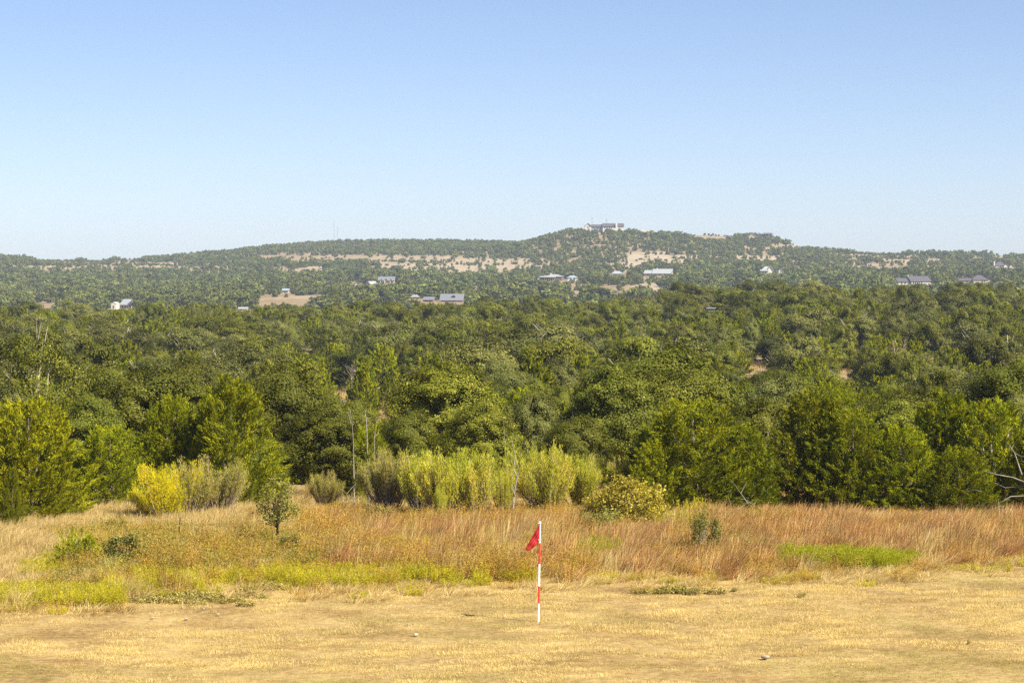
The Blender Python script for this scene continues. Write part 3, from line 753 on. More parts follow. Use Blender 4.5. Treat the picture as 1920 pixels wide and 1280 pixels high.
house('tower_house', 'dark-roofed house with a tall white chimney', 1880, 503, 1500, 1850, [
    dict(x=(-14, 6), h=5, rh=7, d=10, kind='hip', wall=H_WHITE, roof=R_DARK, win=[(-6, -3, 1, 3.6)]),
    dict(x=(1, 9), h=5, rh=4, d=6, y=-2, kind='gable_y', wall=H_WHITE, roof=R_DARK),
    dict(x=(12, 20), h=4, rh=4, d=6, y=-1, kind='gable_y', wall=H_CREAM, roof=R_DARK)],
    extras=[('chimney', -16.5, -14.1, 1, 3, 0, 13, H_WHITE)])
house('porch_house', 'low house with pale roofs stepped over a dark porch', 1036, 526.5, 1350, 1620, [
    dict(x=(-15, 17), h=8, rh=4.2, d=9, kind='hip', wall=H_BROWN, roof=R_PALE, win=[(-10, -7, 1, 5), (4, 7, 1, 5)]),
    dict(x=(-14, 6), h=6.5, rh=2.6, d=3, y=-3.2, kind='shed', open=6, wall=H_CREAM, roof=R_PALE),
    dict(x=(-25, -17), h=6.5, rh=2.2, d=6, y=1, kind='shed', wall=H_BROWN, roof=R_BLUE)],
    extras=[('chimney', -6, -4.6, 3.4, 4.6, 0, 14.5, H_WHITE)], rz=-10)
house('blue_roof_house', 'small house with pale blue roof beside the porch house', 1073, 526, 1350, 1620, [
    dict(x=(-9, 10), h=5.5, rh=4, d=7, kind='hip', wall=H_WHITE, roof=R_BLUE, win=[(2, 5, 1, 4)]),
    dict(x=(-1, 1), h=6, rh=.4, kind='flat', d=.8, y=-.9, o=.02, wall=H_WHITE, roof=H_WHITE)])
house('white_hip_house', 'white hip-roofed house half sunk in oaks', 1157, 517, 1400, 1640, [
    dict(x=(-10, 11), h=4, rh=5, d=8, kind='hip', wall=H_WHITE, roof=R_PALE, win=[(-6, -4, 1, 3)])])
house('metal_roof_house', 'long house with pale metal roof in two lengths', 1233, 517.5, 1400, 1640, [
    dict(x=(-10, 25), h=5, rh=8, d=10, wall=H_CREAM, roof=R_PALE, win=[(-6, -3, 1, 4), (3, 5, 1, 4), (12, 15, 1, 4)]),
    dict(x=(-26, -11), h=5, rh=5.6, d=8, y=1, wall=H_CREAM, roof=R_PALE, win=[(-21, -18, 1, 4)])],
    extras=[('chimney', -5, -3.4, 4.4, 5.6, 0, 15, H_WHITE)], rz=-14)
house('dormer_house', 'pale grey house with three front gables in the valley', 724, 532, 1200, 1550, [
    dict(x=(-14, 15), h=6.5, rh=6.5, d=9, wall=H_CREAM, roof=R_GREY, win=[(-6.5, -4.5, 1, 4.5), (4.5, 6.5, 1, 4.5)]),
    dict(x=(-11, -6.5), h=5.5, rh=3.6, d=3, y=-1.5, kind='gable_y', wall=H_CREAM, roof=R_GREY, win=[(-9.5, -8, 1, 4)]),
    dict(x=(-3.2, 3.4), h=5.5, rh=4.4, d=3, y=-1.6, kind='gable_y', wall=H_CREAM, roof=R_GREY, win=[(-1, 1, 1, 4.5)]),
    dict(x=(7, 12), h=5.5, rh=3.6, d=3, y=-1.5, kind='gable_y', wall=H_CREAM, roof=R_GREY, win=[(9, 10.5, 1, 4)])])
house('gable_cabin', 'small tan gabled cabin in the valley oaks', 670, 535, 1150, 1500, [
    dict(x=(-5, 5), h=2.8, rh=3, kind='gable_y', d=7, wall=H_CREAM, roof=R_GREY, win=[(-1, 1, .6, 2.4)])], rz=10)
house('gable_cabin', 'tan steep-gabled cabin nearest the dormered grey house', 690.5, 535, 1150, 1500, [
    dict(x=(-4.5, 4.5), h=3.4, rh=4, kind='gable_y', d=7, wall=H_CREAM, roof=R_PALE, win=[(-1, 1, .8, 2.8)])], rz=-28)
house('barn', 'grey metal-roofed barn with a small arched dormer', 846, 566, 950, 1200, [
    dict(x=(-19, 20), h=4, rh=10.5, d=8, o=.7, wall=H_BROWN, roof=R_GREY, win=[(-10, -8, 1, 3), (8, 10, 1, 3)]),
    dict(x=(1, 6), z=7.6, h=2.6, rh=1.8, d=2.2, y=1.1, kind='gable_y', o=.25, wall=H_BROWN, roof=R_DARK, win=[(2.2, 4.8, 8, 9.8)])], rz=-6, cat='barn')
house('metal_shed', 'low grey metal-roofed shed beside the barn', 802, 566, 950, 1200, [
    dict(x=(-9, 9), h=4, rh=5, d=6, wall=H_BROWN, roof=R_GREY, win=[(-4, -2, 1, 3)])], rz=-14, cat='shed')
house('old_shed', 'weathered pale shed roof left of the metal shed', 778, 560, 1000, 1250, [
    dict(x=(-7, 7), h=3, rh=4.6, d=6, kind='hip', wall=H_GREYW, roof=H_GREYW)], cat='shed')
house('white_house', 'white house with bright metal roof and right gable end', 232, 578, 900, 1150, [
    dict(x=(-8, 11), h=7, rh=9.5, d=6.5, o=.35, wall=H_WHITE, roof=R_PALE, win=[(-4, -2, 1.5, 5), (3, 5, 1.5, 5)])], rz=-24)
house('white_wing', 'square white block left of the white house', 213, 580, 900, 1150, [
    dict(x=(-5, 4.5), h=10.5, rh=2.4, d=5, kind='gable_y', o=.1, wall=H_WHITE, roof=H_WHITE, win=[(-1.6, .8, 3, 7)])], rz=-8)
house('blue_shed', 'pale blue-roofed shed above the tan valley clearing', 535, 549.5, 1050, 1350, [
    dict(x=(-5, 5.5), h=5, rh=3, d=6, wall=H_CREAM, roof=R_BLUE, win=[(-2, 1, .5, 3)])], cat='shed')
house('white_trailer', 'low white roof behind the left valley clearing', 456, 583, 900, 1100, [
    dict(x=(-8, 6), h=4, rh=2.6, d=5, wall=H_WHITE, roof=R_PALE, win=[(-4, -2, 1, 3)])], cat='trailer')
# hunting blind in the near woods
yb = 400.0
house('deer_blind', 'small raised hunting blind with flat pale roof above the treetops', 1333, 584, yb, yb + 1, [
    dict(x=(-6, 7), z=0.1, h=5.4, rh=1.6, kind='flat', d=1.3, o=.22, wall=H_GREYW, roof=R_PALE, win=[(-4.5, -1, 2.4, 4.4), (.5, 4, 2.4, 4.4)])],
    extras=[('corner_trim', 5.9, 7.1, -.02, .14, 0, 5.3, H_WHITE)] +
           [('leg', x, x + 1, a, a + .1, -90, 0, H_GREYW) for x in (-6, 6) for a in (0.02, 1.15)], cat='hunting blind')

def mast(px, top, bot, y, w, name, label):
    b = Vector((gx(px, y), y, up(bot, y) - 3)); h = up(top, y) - b.z
    e = empty(name, b); tag(e, label, 'mast')
    for k in range(3):
        a = k * 2.094
        MB().tube([(w * math.cos(a), w * math.sin(a), 0), (w * .8 * math.cos(a), w * .8 * math.sin(a), h)], [.03, .03], 4).build('leg', R_GREY, e)
    br = MB()
    for i in range(int(h / 1.2)):
        for k in range(3):
            a, c = k * 2.094, (k + 1) * 2.094
            br.tube([(w * math.cos(a), w * math.sin(a), i * 1.2), (w * math.cos(c), w * math.sin(c), i * 1.2 + 1.1)], [.025, .025], 3)
    br.build('bracing', R_GREY, e)
mast(626.5, 415, 452, 2330, .28, 'radio_mast', 'taller thin radio mast on the left ridge')
mast(633, 424, 452, 2330, .28, 'radio_mast', 'shorter thin radio mast on the left ridge')
def pole(px, top, bot, y, r, label, name='utility_pole', mat=None, arm=True):
    b = Vector((gx(px, y), y, up(bot, y) - 1)); h = up(top, y) - b.z
    e = empty(name, b); tag(e, label, 'pole')
    MB().tube([(0, 0, 0), (0, 0, h)], [r, r * .7], 7).build('shaft', mat or H_BROWN, e)
    if arm: MB().box(-1.2, 1.2, -.06, .06, h - .9, h - .75).build('crossarm', mat or H_BROWN, e)
pole(1110, 407.5, 430, 2006, .14, 'antenna pole behind the white hilltop outbuilding', 'antenna_pole', R_GREY)
pole(1137, 410.5, 424, 2012, .12, 'antenna above the hilltop ranch house roof', 'antenna_pole', R_GREY)
pole(476, 560, 580, 930, .15, 'utility pole beside the tan valley clearing')
pole(594, 551, 566, 1010, .15, 'utility pole at the right end of the valley clearing')
pole(760.5, 547, 566, 1000, .15, 'pale utility pole left of the metal shed')

# tan openings in the valley that stay in view
OPEN = [(530, 567, 54, 8), (585, 560, 14, 4), (78, 572, 28, 7), (1014, 552, 15, 5), (1078, 547, 17, 7), (1155, 551, 24, 5), (1226, 541, 20, 10), (893, 543, 12, 5)]

# ------------------------------------------------------------------ tree kinds
def kind_of(crown, trunk, sp, tone):
    co = np.empty(len(crown.vertices) * 3, dtype=np.float32); crown.vertices.foreach_get('co', co); co = co.reshape(-1, 3)
    return dict(crown=crown, trunk=trunk, w=2 * float(np.percentile(np.hypot(co[:, 0], co[:, 1]), 97)), h=float(np.percentile(co[:, 2], 99.7)), sp=sp, tone=tone)
NEAR_OAK = [kind_of(*oak_proto(21), 'oak', 'deep green'), kind_of(*oak_proto(22, nclump=185, per=640), 'oak', 'deep green'),
            kind_of(*oak_proto(23, nclump=140, per=800, leaf=0.068), 'oak', 'deep green'),
            kind_of(*oak_proto(24, nclump=120, per=440, sparse=0.75, bark='bark_pale', leaf=0.07), 'oak', 'thin-leaved'),
            kind_of(*oak_proto(25, nclump=175, per=640, mat='oak_grey'), 'oak', 'grey-green')]
NEAR_JUN = [kind_of(*juniper_proto(31), 'juniper', 'yellow-green'), kind_of(*juniper_proto(32, conic=0.42), 'juniper', 'yellow-green'),
            kind_of(*juniper_proto(33, mat='juniper_bright', conic=0.42, nplume=1000, per=90, plen=(0.28, 0.5), low=0.02), 'juniper', 'bright yellow-green'),
            kind_of(*juniper_proto(34, conic=0.42, gap=0.2, bark='bark_pale'), 'juniper', 'yellow-green'),
            kind_of(*juniper_proto(35, conic=0.62), 'juniper', 'yellow-green')]
MID_OAK = [kind_of(*oak_proto(41, nclump=120, per=460, leaf=0.092, low=-0.03), 'oak', 'deep green'), kind_of(*oak_proto(42, nclump=100, per=500, leaf=0.092, low=-0.03), 'oak', 'deep green'),
           kind_of(*oak_proto(43, nclump=125, per=430, leaf=0.092, mat='oak_grey', low=-0.03), 'oak', 'grey-green'), kind_of(*oak_proto(44, nclump=100, per=400, leaf=0.092, mat='oak_grey', sparse=0.5, bark='bark_pale', low=0.05), 'oak', 'thin grey-green')]
MID_JUN = [kind_of(*juniper_proto(51, nplume=190, per=90, blade=0.16, wid=0.062), 'juniper', 'yellow-green'), kind_of(*juniper_proto(52, nplume=190, per=90, blade=0.16, wid=0.062, conic=0.42), 'juniper', 'yellow-green'),
           kind_of(*juniper_proto(53, nplume=180, per=90, blade=0.16, wid=0.062, conic=0.7), 'juniper', 'yellow-green')]
MID_TAN = kind_of(*oak_proto(61, nclump=45, per=40, leaf=0.15, mat='tan_leaf', sparse=0.5, bark='bark_pale'), 'oak', 'tan withered')
_bt = bare_proto(71, R=2.0, H=3.8, mat='bark_pale'); MID_BARE = dict(crown=None, trunk=_bt, w=4.0, h=4.3, sp='bare', tone='leafless grey')

TREES = []     # every countable tree: dict(kind, x, y, z, w, h, rz, label)
def add_tree(kind, px, y, w, h, label=None, sink=0.0):
    x = gx(px, y); z = float(ground(x, y)) - sink
    TREES.append(dict(kind=kind, px=px, x=x, y=y, z=z, w=w, h=h, rz=rnd.uniform(0, 6.28), label=label))
def front(kind, px, top, wpx, y, label):
    if kind['sp'] == 'juniper' and y > 69.5: y = 69.2 + (y - 69.5) * 0.5
    x = gx(px, y); z = float(ground(x, y))
    add_tree(kind, px, y, wpx * (1.12 if kind['sp'] == 'juniper' else 1.0) * y / F, up(top, y) - z, label)

O, J = NEAR_OAK, NEAR_JUN
front(J[2], 52, 752, 205, 68.5, 'bright rounded juniper at the left end of the field')
front(J[4], 20, 878, 46, 66.0, 'slim young juniper sprig before the bright left juniper')
front(O[3], 75, 622, 250, 92, 'tall thin-leaved oak with pale bare limbs behind left juniper')
front(O[4], -40, 690, 200, 88, 'grey-green oak cut off by the left frame edge')
front(O[0], 165, 745, 190, 81, 'dark oak between the left juniper and the shaded hollow')
front(O[1], 275, 690, 240, 90, 'rounded oak rising behind the shaded hollow')
front(J[1], 205, 800, 150, 77, 'dim juniper in the dark hollow beside the left juniper')
front(J[0], 325, 745, 150, 79, 'juniper standing behind the yellow feathery shrub')
front(J[4], 432, 712, 190, 77, 'tall pointed juniper behind the grey feathery shrub')
front(O[2], 525, 682, 225, 86, 'tall dense oak behind the caged sapling')
front(O[0], 610, 765, 215, 76, 'low spreading oak left of the pale snags')
front(O[1], 480, 820, 130, 75, 'small dark oak under the tall pointed juniper')
front(J[1], 690, 800, 90, 82, 'low juniper below the bare gap in the woods')
front(O[1], 835, 684, 230, 88, 'broad oak directly behind the middle feathery shrubs')
front(O[2], 770, 770, 140, 80, 'small oak at the right of the bare gap')
front(O[0], 905, 755, 170, 79, 'low oak behind the twisted dead trunk')
front(O[4], 990, 738, 140, 84, 'grey-green oak behind the flag and middle shrubs')
front(O[0], 1145, 686, 225, 86, 'tall dark oak left of the big right junipers')
front(O[2], 1080, 780, 150, 78, 'low oak above the pale green feathery shrub')
front(O[1], 1255, 694, 230, 91, 'wide oak behind the large front juniper')
front(J[1], 1300, 752, 245, 73, 'large front juniper beside the yellow sumac')
front(J[0], 1225, 830, 130, 71, 'low juniper skirting the yellow sumac shrub')
front(O[2], 1425, 745, 160, 82, 'oak crown between two tall right junipers')
front(J[0], 1395, 800, 150, 74, 'dark juniper right of the large front juniper')
front(J[4], 1520, 735, 190, 76, 'tall juniper above the rust grass, left of centre clump')
front(J[1], 1600, 770, 170, 74, 'full juniper above the bright green weed patch')
front(O[0], 1680, 752, 190, 83, 'oak crown showing behind the right juniper wall')
front(J[0], 1690, 800, 165, 73.5, 'dark juniper right of the bright green weed patch')
front(J[4], 1775, 738, 175, 77, 'pointed juniper near the right end of the tree wall')
front(J[1], 1800, 840, 150, 71.5, 'low bright juniper above the rust grass at right')
front(J[3], 1862, 752, 190, 75, 'open juniper with grey dead limbs near right edge')
front(O[4], 1920, 742, 170, 84, 'grey-green oak at the right frame edge')
front(J[3], 1975, 790, 190, 73, 'juniper cut off by the right frame edge')
front(O[0], 1560, 760, 150, 84, 'oak crown between the tall and full right junipers')
front(J[1], 30, 800, 150, 78, 'juniper half hidden behind the bright left juniper')

# openings in the near woods: column, row, half width, half height
GAPS = [(735, 770, 24, 14), (640, 738, 12, 5), (1421, 691, 16, 4), (1590, 699, 10, 3), (582, 657, 9, 4)]
def blocks_view(px, w2, prow, brow, y):
    for (cx, cy, rx, ry) in GAPS:
        if abs(px - cx) < rx + w2 * 0.8 and prow < cy + ry and brow > cy - ry * 0.6: return True
    for (cx, cy, rx, ry) in OPEN:
        if abs(px - cx) < rx * rnd.uniform(.7, 1.1) and prow < cy + ry * rnd.uniform(.55, 1.0): return True
    for (a, b, t, bt, yy) in KEEP:
        if y < yy + 4 and px + w2 > a and px - w2 < b and prow < bt - 1.2 and brow > t: return True
    return False
def mid_woods():
    pts = []
    cell = {}
    y = None
    target = 4300
    tries = 0
    while len(pts) < target and tries < 90000:
        tries += 1
        y = math.sqrt(rnd.uniform(94 ** 2, 505 ** 2)); px = rnd.uniform(-260, 2180)
        x = gx(px, y)
        mind = 3.5 + 0.0018 * y
        c = (int(x // 4.2), int(y // 4.2)); ok = True
        for i in (-1, 0, 1):
            for j in (-1, 0, 1):
                for (qx, qy) in cell.get((c[0] + i, c[1] + j), ()):
                    if (qx - x) ** 2 + (qy - y) ** 2 < mind * mind: ok = False; break
        if not ok: continue
        patch = math.sin(x / 23 + 1.3) + math.sin(y / 31 + x / 45) + 0.8 * math.sin(x / 9 - y / 14)
        r = rnd.random() + 0.14 * patch
        near = y < 150
        if r < 0.5:
            k = rnd.choice(NEAR_JUN[:2] + NEAR_JUN[4:]) if near else rnd.choice(MID_JUN); w = rnd.uniform(2.6, 4.6); h = rnd.uniform(3.2, 5.2)
        elif rnd.random() < 0.045 and not near: k = MID_TAN; w = rnd.uniform(3, 5); h = rnd.uniform(3.5, 5)
        elif rnd.random() < 0.035 and not near: k = MID_BARE; w = rnd.uniform(3, 5); h = rnd.uniform(3.8, 5.2)
        else:
            k = rnd.choice(NEAR_OAK[:3] + NEAR_OAK[4:]) if near else rnd.choice(MID_OAK)
            w = (3.2 + 6.0 * rnd.random() ** 1.7) * (0.85 if near else 1); h = min(rnd.uniform(3.2, 6.6), 0.75 * w + 2.4)
        if y < 150: h *= 0.86
        z = float(ground(x, y))
        w2 = w / 2 * F / y
        pr, br = row(x, y, z + h), row(x, y, z)
        if blocks_view(px, w2, pr, br, y): continue
        cell.setdefault(c, []).append((x, y))
        pts.append(dict(kind=k, px=px, x=x, y=y, z=z, w=w, h=h, rz=rnd.uniform(0, 6.28), label=None))
    return pts
MID = mid_woods()

# which of them show largest: paint silhouettes front to back on a small canvas
def rank_visible():
    S = 4; canvas = np.zeros((1280 // S, 1920 // S), dtype=bool)
    allt = sorted(TREES + MID, key=lambda t: t['y'])
    for t in allt:
        w2 = t['w'] / 2 * F / t['y']
        x0, x1 = int(max(0, (t['px'] - w2) // S)), int(min(1920 // S, (t['px'] + w2) // S + 1))
        y0, y1 = row(t['x'], t['y'], t['z'] + t['h']), row(t['x'], t['y'], t['z'])
        a, b = int(max(0, y0 // S)), int(min(1280 // S, y1 // S + 1))
        t['vis'] = 0
        if x1 <= x0 or b <= a: continue
        yy, xx = np.mgrid[a:b, x0:x1]
        m = (((xx + .5) * S - t['px']) / w2) ** 2 + (((yy + .5) * S - (y0 + (y1 - y0) * .55)) / ((y1 - y0) * .55)) ** 2 < 0.9
        sub = canvas[a:b, x0:x1]
        t['vis'] = int((m & ~sub).sum())
        sub |= m
rank_visible()
def pick(sp, n):
    c = sorted([t for t in MID if t['kind']['sp'] == sp and t['vis'] >= 2], key=lambda t: -t['vis'])
    return c[:n]
n_oak = sum(t['kind']['sp'] == 'oak' for t in TREES); n_jun = sum(t['kind']['sp'] == 'juniper' for t in TREES)
chosen = pick('oak', 300 - n_oak) + pick('juniper', 300 - n_jun) + pick('bare', 40)
chosen_id = {id(t) for t in chosen}
rest = [t for t in MID if id(t) not in chosen_id]

LAND = [(110, 'above the bright left juniper'), (300, 'below the white house'), (480, 'above the yellow shrub'), (640, 'below the valley clearing'),
        (790, 'beside the bare gap'), (900, 'below the grey barn'), (1080, 'straight above the red flag'), (1260, 'below the hilltop house'),
        (1400, 'around the hunting blind'), (1560, 'below the white-roofed house'), (1760, 'below the dark-roofed house'), (9999, 'above the rust grass')]
ORD = ['leftmost', 'second from left', 'third from left', 'fourth from left', 'fifth from left', 'sixth from left', 'seventh from left', 'eighth from left', 'ninth from left', 'tenth from left',
       'eleventh from left', 'twelfth from left', 'thirteenth from left', 'fourteenth from left', 'fifteenth from left', 'sixteenth from left', 'seventeenth from left', 'eighteenth from left', 'nineteenth from left', 'twentieth from left']
def label_mid(ts):
    box = {}
    for t in ts:
        b = 'behind the front row' if t['y'] < 125 else 'low in the woods' if t['y'] < 165 else 'midway in the woods' if t['y'] < 230 else 'high in the woods' if t['y'] < 310 else 'near the woods\' top' if t['y'] < 400 else 'along the woods\' skyline'
        l = next(s for lim, s in LAND if t['px'] < lim)
        nm_ = {'oak': 'live oak', 'juniper': 'juniper', 'bare': 'tree'}[t['kind']['sp']]
        box.setdefault((t['kind']['tone'] + ' ' + nm_, b, l), []).append(t)
    for (a, b, l), lst in box.items():
        lst.sort(key=lambda t: t['px'])
        for i, t in enumerate(lst):
            t['label'] = (a + ' ' + b + ' ' + l) if len(lst) == 1 else (ORD[min(i, len(ORD) - 1)] + ' ' + a + ' ' + b + ' ' + l)
label_mid(chosen)
NAMES = {'oak': 'live_oak', 'juniper': 'juniper_tree', 'bare': 'bare_tree'}
CATS = {'oak': 'oak tree', 'juniper': 'juniper', 'bare': 'dead tree'}
GRPS = {'oak': 'live oaks of the near woods', 'juniper': 'junipers of the near woods', 'bare': 'leafless trees of the near woods'}
for t in TREES + chosen:
    k = t['kind']; sxy, sz = t['w'] / k['w'], t['h'] / k['h']
    e = empty(NAMES[k['sp']], (t['x'], t['y'], t['z']), t['rz'], (sxy, sxy, sz))
    tag(e, t['label'], CATS[k['sp']], GRPS[k['sp']])
    link(bpy.data.objects.new('trunk', k['trunk']), e)
    if k['crown'] is not None: link(bpy.data.objects.new('crown', k['crown']), e)

def joined(k):
    """crown and trunk of a kind as one mesh, for the uncountable masses"""
    import bmesh
    if k['crown'] is None: return k['trunk']
    bm = bmesh.new(); bm.from_mesh(k['crown']); n0 = len(bm.faces)
    bm.from_mesh(k['trunk']); bm.faces.ensure_lookup_table()
    for f in bm.faces[n0:]: f.material_index = 1
    me = bpy.data.meshes.new('tree_mass'); bm.to_mesh(me); bm.free()
    me.materials.append(k['crown'].materials[0]); me.materials.append(k['trunk'].materials[0])
    return me
def mass(name, label, ts, kinds):
    ix = {id(k): i for i, k in enumerate(kinds)}
    P = [(t['x'], t['y'], t['z']) for t in ts]; Rr = [(0, 0, t['rz']) for t in ts]
    S_ = [(t['w'] / t['kind']['w'],) * 2 + (t['h'] / t['kind']['h'],) for t in ts]
    return scatter(name, label, 'woodland', [joined(k) for k in kinds], P, Rr, S_, [ix[id(t['kind'])] for t in ts])
for t in rest:                 # the uncountable rest uses the lighter kinds
    if any(t['kind'] is k for k in NEAR_OAK): t['kind'] = rnd.choice(MID_OAK)
    elif any(t['kind'] is k for k in NEAR_JUN): t['kind'] = rnd.choice(MID_JUN)
mass('woodland', 'dense oak and juniper woodland filling the near slope', rest, MID_OAK + MID_JUN + [MID_TAN, MID_BARE])

# ------------------------------------------------------------------ far woods on valley and hills
FAR_K = [kind_of(*oak_proto(81, nclump=36, per=42, leaf=0.5, mat='far_leaf', low=0.0), 'oak', ''), kind_of(*oak_proto(82, nclump=32, per=46, leaf=0.5, mat='far_leaf', low=0.0), 'oak', ''),
         kind_of(*oak_proto(83, nclump=42, per=38, leaf=0.48, mat='far_leaf', low=0.0), 'oak', ''),
         kind_of(*juniper_proto(84, nplume=56, per=16, blade=0.6, wid=0.32, mat='far_juniper', conic=0.45), 'juniper', ''), kind_of(*juniper_proto(85, nplume=56, per=16, blade=0.6, wid=0.32, mat='far_juniper', conic=0.6), 'juniper', '')]
def far_woods():
    rng = np.random.default_rng(5)
    # farthest row still seen from the eye, per column
    PXc = np.arange(-200, 2121, 20.0); Ys = np.geomspace(620, 2700, 260)
    XX = gx(PXc[:, None], Ys[None]); PYg = HZ - F * ground(XX, np.broadcast_to(Ys, XX.shape)) / Ys[None]
    HOR = np.minimum.accumulate(PYg, axis=1)
    n = 110000
    y = np.sqrt(rng.uniform(620 ** 2, 2650 ** 2, n)); px = rng.uniform(-180, 2100, n); x = gx(px, y)
    z = ground(x, y); py = HZ - F * z / y
    keep, _ = bare_at(px, py)
    # natural patchiness
    patch = 0.5 + 0.5 * np.sin(x / 61 + np.sin(y / 70) * 2) * np.sin(y / 83 + x / 140)
    clump = 0.5 + 0.5 * (np.sin(x / 7.3 + 2 * np.sin(y / 11)) * np.sin(y / 13 + x / 29) + 0.4 * np.sin(x / 19 - y / 37))
    terr = np.sin(py * 0.95 + 0.9 * np.sin(px / 47) + 0.5 * np.sin(px / 19)); keep = np.where(keep < .75, np.clip(keep * (0.55 + 1.3 * (terr > 0.1)), 0, 1), keep)
    keep = np.where((y > 1480) & (y < 2150) & (terr < -.72) & (patch < .55), keep * .35, keep)
    dens = keep * (0.5 + 0.5 * patch) * np.clip(0.35 + 1.3 * clump, 0.2, 1)
    hw = np.where(rng.uniform(size=n) < 0.62, 1, 0)
    w = np.where(hw == 1, 2.8 + 6.0 * rng.uniform(0, 1, n) ** 1.8, rng.uniform(2.0, 4.6, n)); h = np.where(hw == 1, rng.uniform(3.2, 5.6, n), rng.uniform(2.6, 4.6, n))
    vf = np.clip((1720 - y) / 320, 0, 1); w = w * (0.95 + 0.7 * vf); h = h * (0.85 + 0.5 * vf)
    small = keep < 0.6; w = np.where(small, w * 0.62, w); h = np.where(small, h * 0.55, h)
    top = HZ - F * (z + h) / y
    ok = rng.uniform(size=n) < dens
    hi = HOR[np.clip(((px + 200) / 20).astype(int), 0, len(PXc) - 1), np.clip(np.searchsorted(Ys, y) - 1, 0, len(Ys) - 1)]
    ok &= (top < hi + 2.5) & (top < 606)
    w2 = w / 2 * F / y
    for (a, b, t, bt, yy) in KEEP:
        ok &= ~((y < yy + 12) & (px + w2 > a) & (px - w2 < b) & (top < bt - 1.5) & (py > t))
    for (cx, cy, rx, ry) in OPEN:          # valley openings: ragged edge, a few low bushes stay
        e = ((px - cx + 9 * np.sin(py * 1.3 + cx)) / (rx + w2 * .5)) ** 2 + ((0.5 * (py + top) - cy) / (ry + 2.5)) ** 2
        ins = (e < 1 + 0.35 * rng.normal(size=n)) & (y < 1500)
        front_ = (np.abs(px - cx) < rx * .8) & (py > cy) & (top < cy + ry * .6) & (y < 1500)
        ins |= front_
        bush = ins & (rng.uniform(size=n) < 0.22)
        w = np.where(bush, w * .5, w); h = np.where(bush, h * .38, h)
        ok &= ~ins | bush
    i = np.nonzero(ok)[0]
    # thin to a natural spacing
    cell, out = {}, []
    for q in i:
        d = (0.55 if keep[q] > .6 else 0.55) * w[q] + 1.0
        c = (int(x[q] // 5), int(y[q] // 5)); good = True
        for a in (-1, 0, 1):
            for b in (-1, 0, 1):
                for (qx, qy) in cell.get((c[0] + a, c[1] + b), ()):
                    if (qx - x[q]) ** 2 + (qy - y[q]) ** 2 < d * d: good = False; break
                if not good: break
            if not good: break
        if good:
            cell.setdefault(c, []).append((x[q], y[q])); out.append(q)
    q = np.array(out)
    kk = np.where(hw[q] == 1, rng.integers(0, 3, len(q)), rng.integers(3, 5, len(q)))
    kw = np.array([k['w'] for k in FAR_K])[kk]; kh = np.array([k['h'] for k in FAR_K])[kk]
    S_ = np.stack([w[q] / kw, w[q] / kw, h[q] / kh], 1)
    Rr = np.stack([np.zeros(len(q)), np.zeros(len(q)), rng.uniform(0, 6.28, len(q))], 1)
    scatter('hill_woodland', 'scrubby oak woodland over the valley and far hills', 'woodland', [joined(k) for k in FAR_K], np.stack([x[q], y[q], z[q] - 0.1], 1), Rr, S_, kk)
    print('far trees', len(q), 'mid', len(MID), 'chosen', len(chosen))
far_woods()

# ------------------------------------------------------------------ feathery shrubs and other bushes at the field edge
def field_y(py): return 7.02 * F / (py - HZ)
def plant(name, label, cat, group, pair, parts, px, base, top, wpx, src_w, src_h, rz=None, lean=0.0):
    y = field_y(base) if base < 1290 else 45
    g = gpt(px, y); s = y / F
    e = empty(name, g, rnd.uniform(0, 6.28) if rz is None else rz, (wpx * s / src_w, wpx * s / src_w, (base - top) * s / src_h))
    if lean: e.rotation_euler = (0, lean, e.rotation_euler.z)
    tag(e, label, cat, group)
    for me, pn in zip(pair, parts): link(bpy.data.objects.new(pn, me), e)
    return e
BR = [broom_proto(91), broom_proto(92, mat='broom_yellow', leaf_from=0.34, stems=280, leaves=150), broom_proto(93, mat='broom_dull', leaf_from=0.5, leaves=80), broom_proto(94, leaf_from=0.4, stems=200, leaves=130)]
FP = ('foliage', 'stems')
def broom(k, px, base, top, wpx, label): return plant('feathery_shrub', label, 'shrub', 'feathery shrubs along the field edge', BR[k], FP, px, base, top, wpx * 1.14, 1.75, 1.8)
broom(1, 308, 974, 866, 122, 'bright yellow feathery shrub before the dark hollow')
broom(2, 402, 966, 852, 128, 'taller greyish feathery shrub beside the bright yellow one')
broom(2, 352, 970, 875, 90, 'low grey twiggy shrub between the yellow and greyish ones')
broom(2, 608, 948, 878, 70, 'thin pale feathery shrub below the low spreading oak')
broom(2, 728, 957, 832, 100, 'grey-stemmed feathery shrub, leftmost of the middle clump')
broom(0, 785, 962, 846, 110, 'green-topped feathery shrub left in the middle clump')
broom(3, 838, 972, 836, 140, 'widest yellow-green feathery shrub of the middle clump')
broom(0, 893, 972, 842, 120, 'feathery shrub right in the middle clump with dark stems')
broom(3, 943, 965, 862, 52, 'narrow green feathery shrub beside the twisted dead trunk')
broom(3, 1022, 958, 824, 130, 'pale green feathery shrub right of the twisted dead trunk')
broom(0, 1088, 955, 852, 104, 'rounded feathery shrub next to the yellow sumac')
broom(2, 1170, 945, 850, 60, 'dull feathery shrub behind the yellow sumac')
broom(3, 822, 985, 905, 30, 'small lime sprig in front of the middle clump')

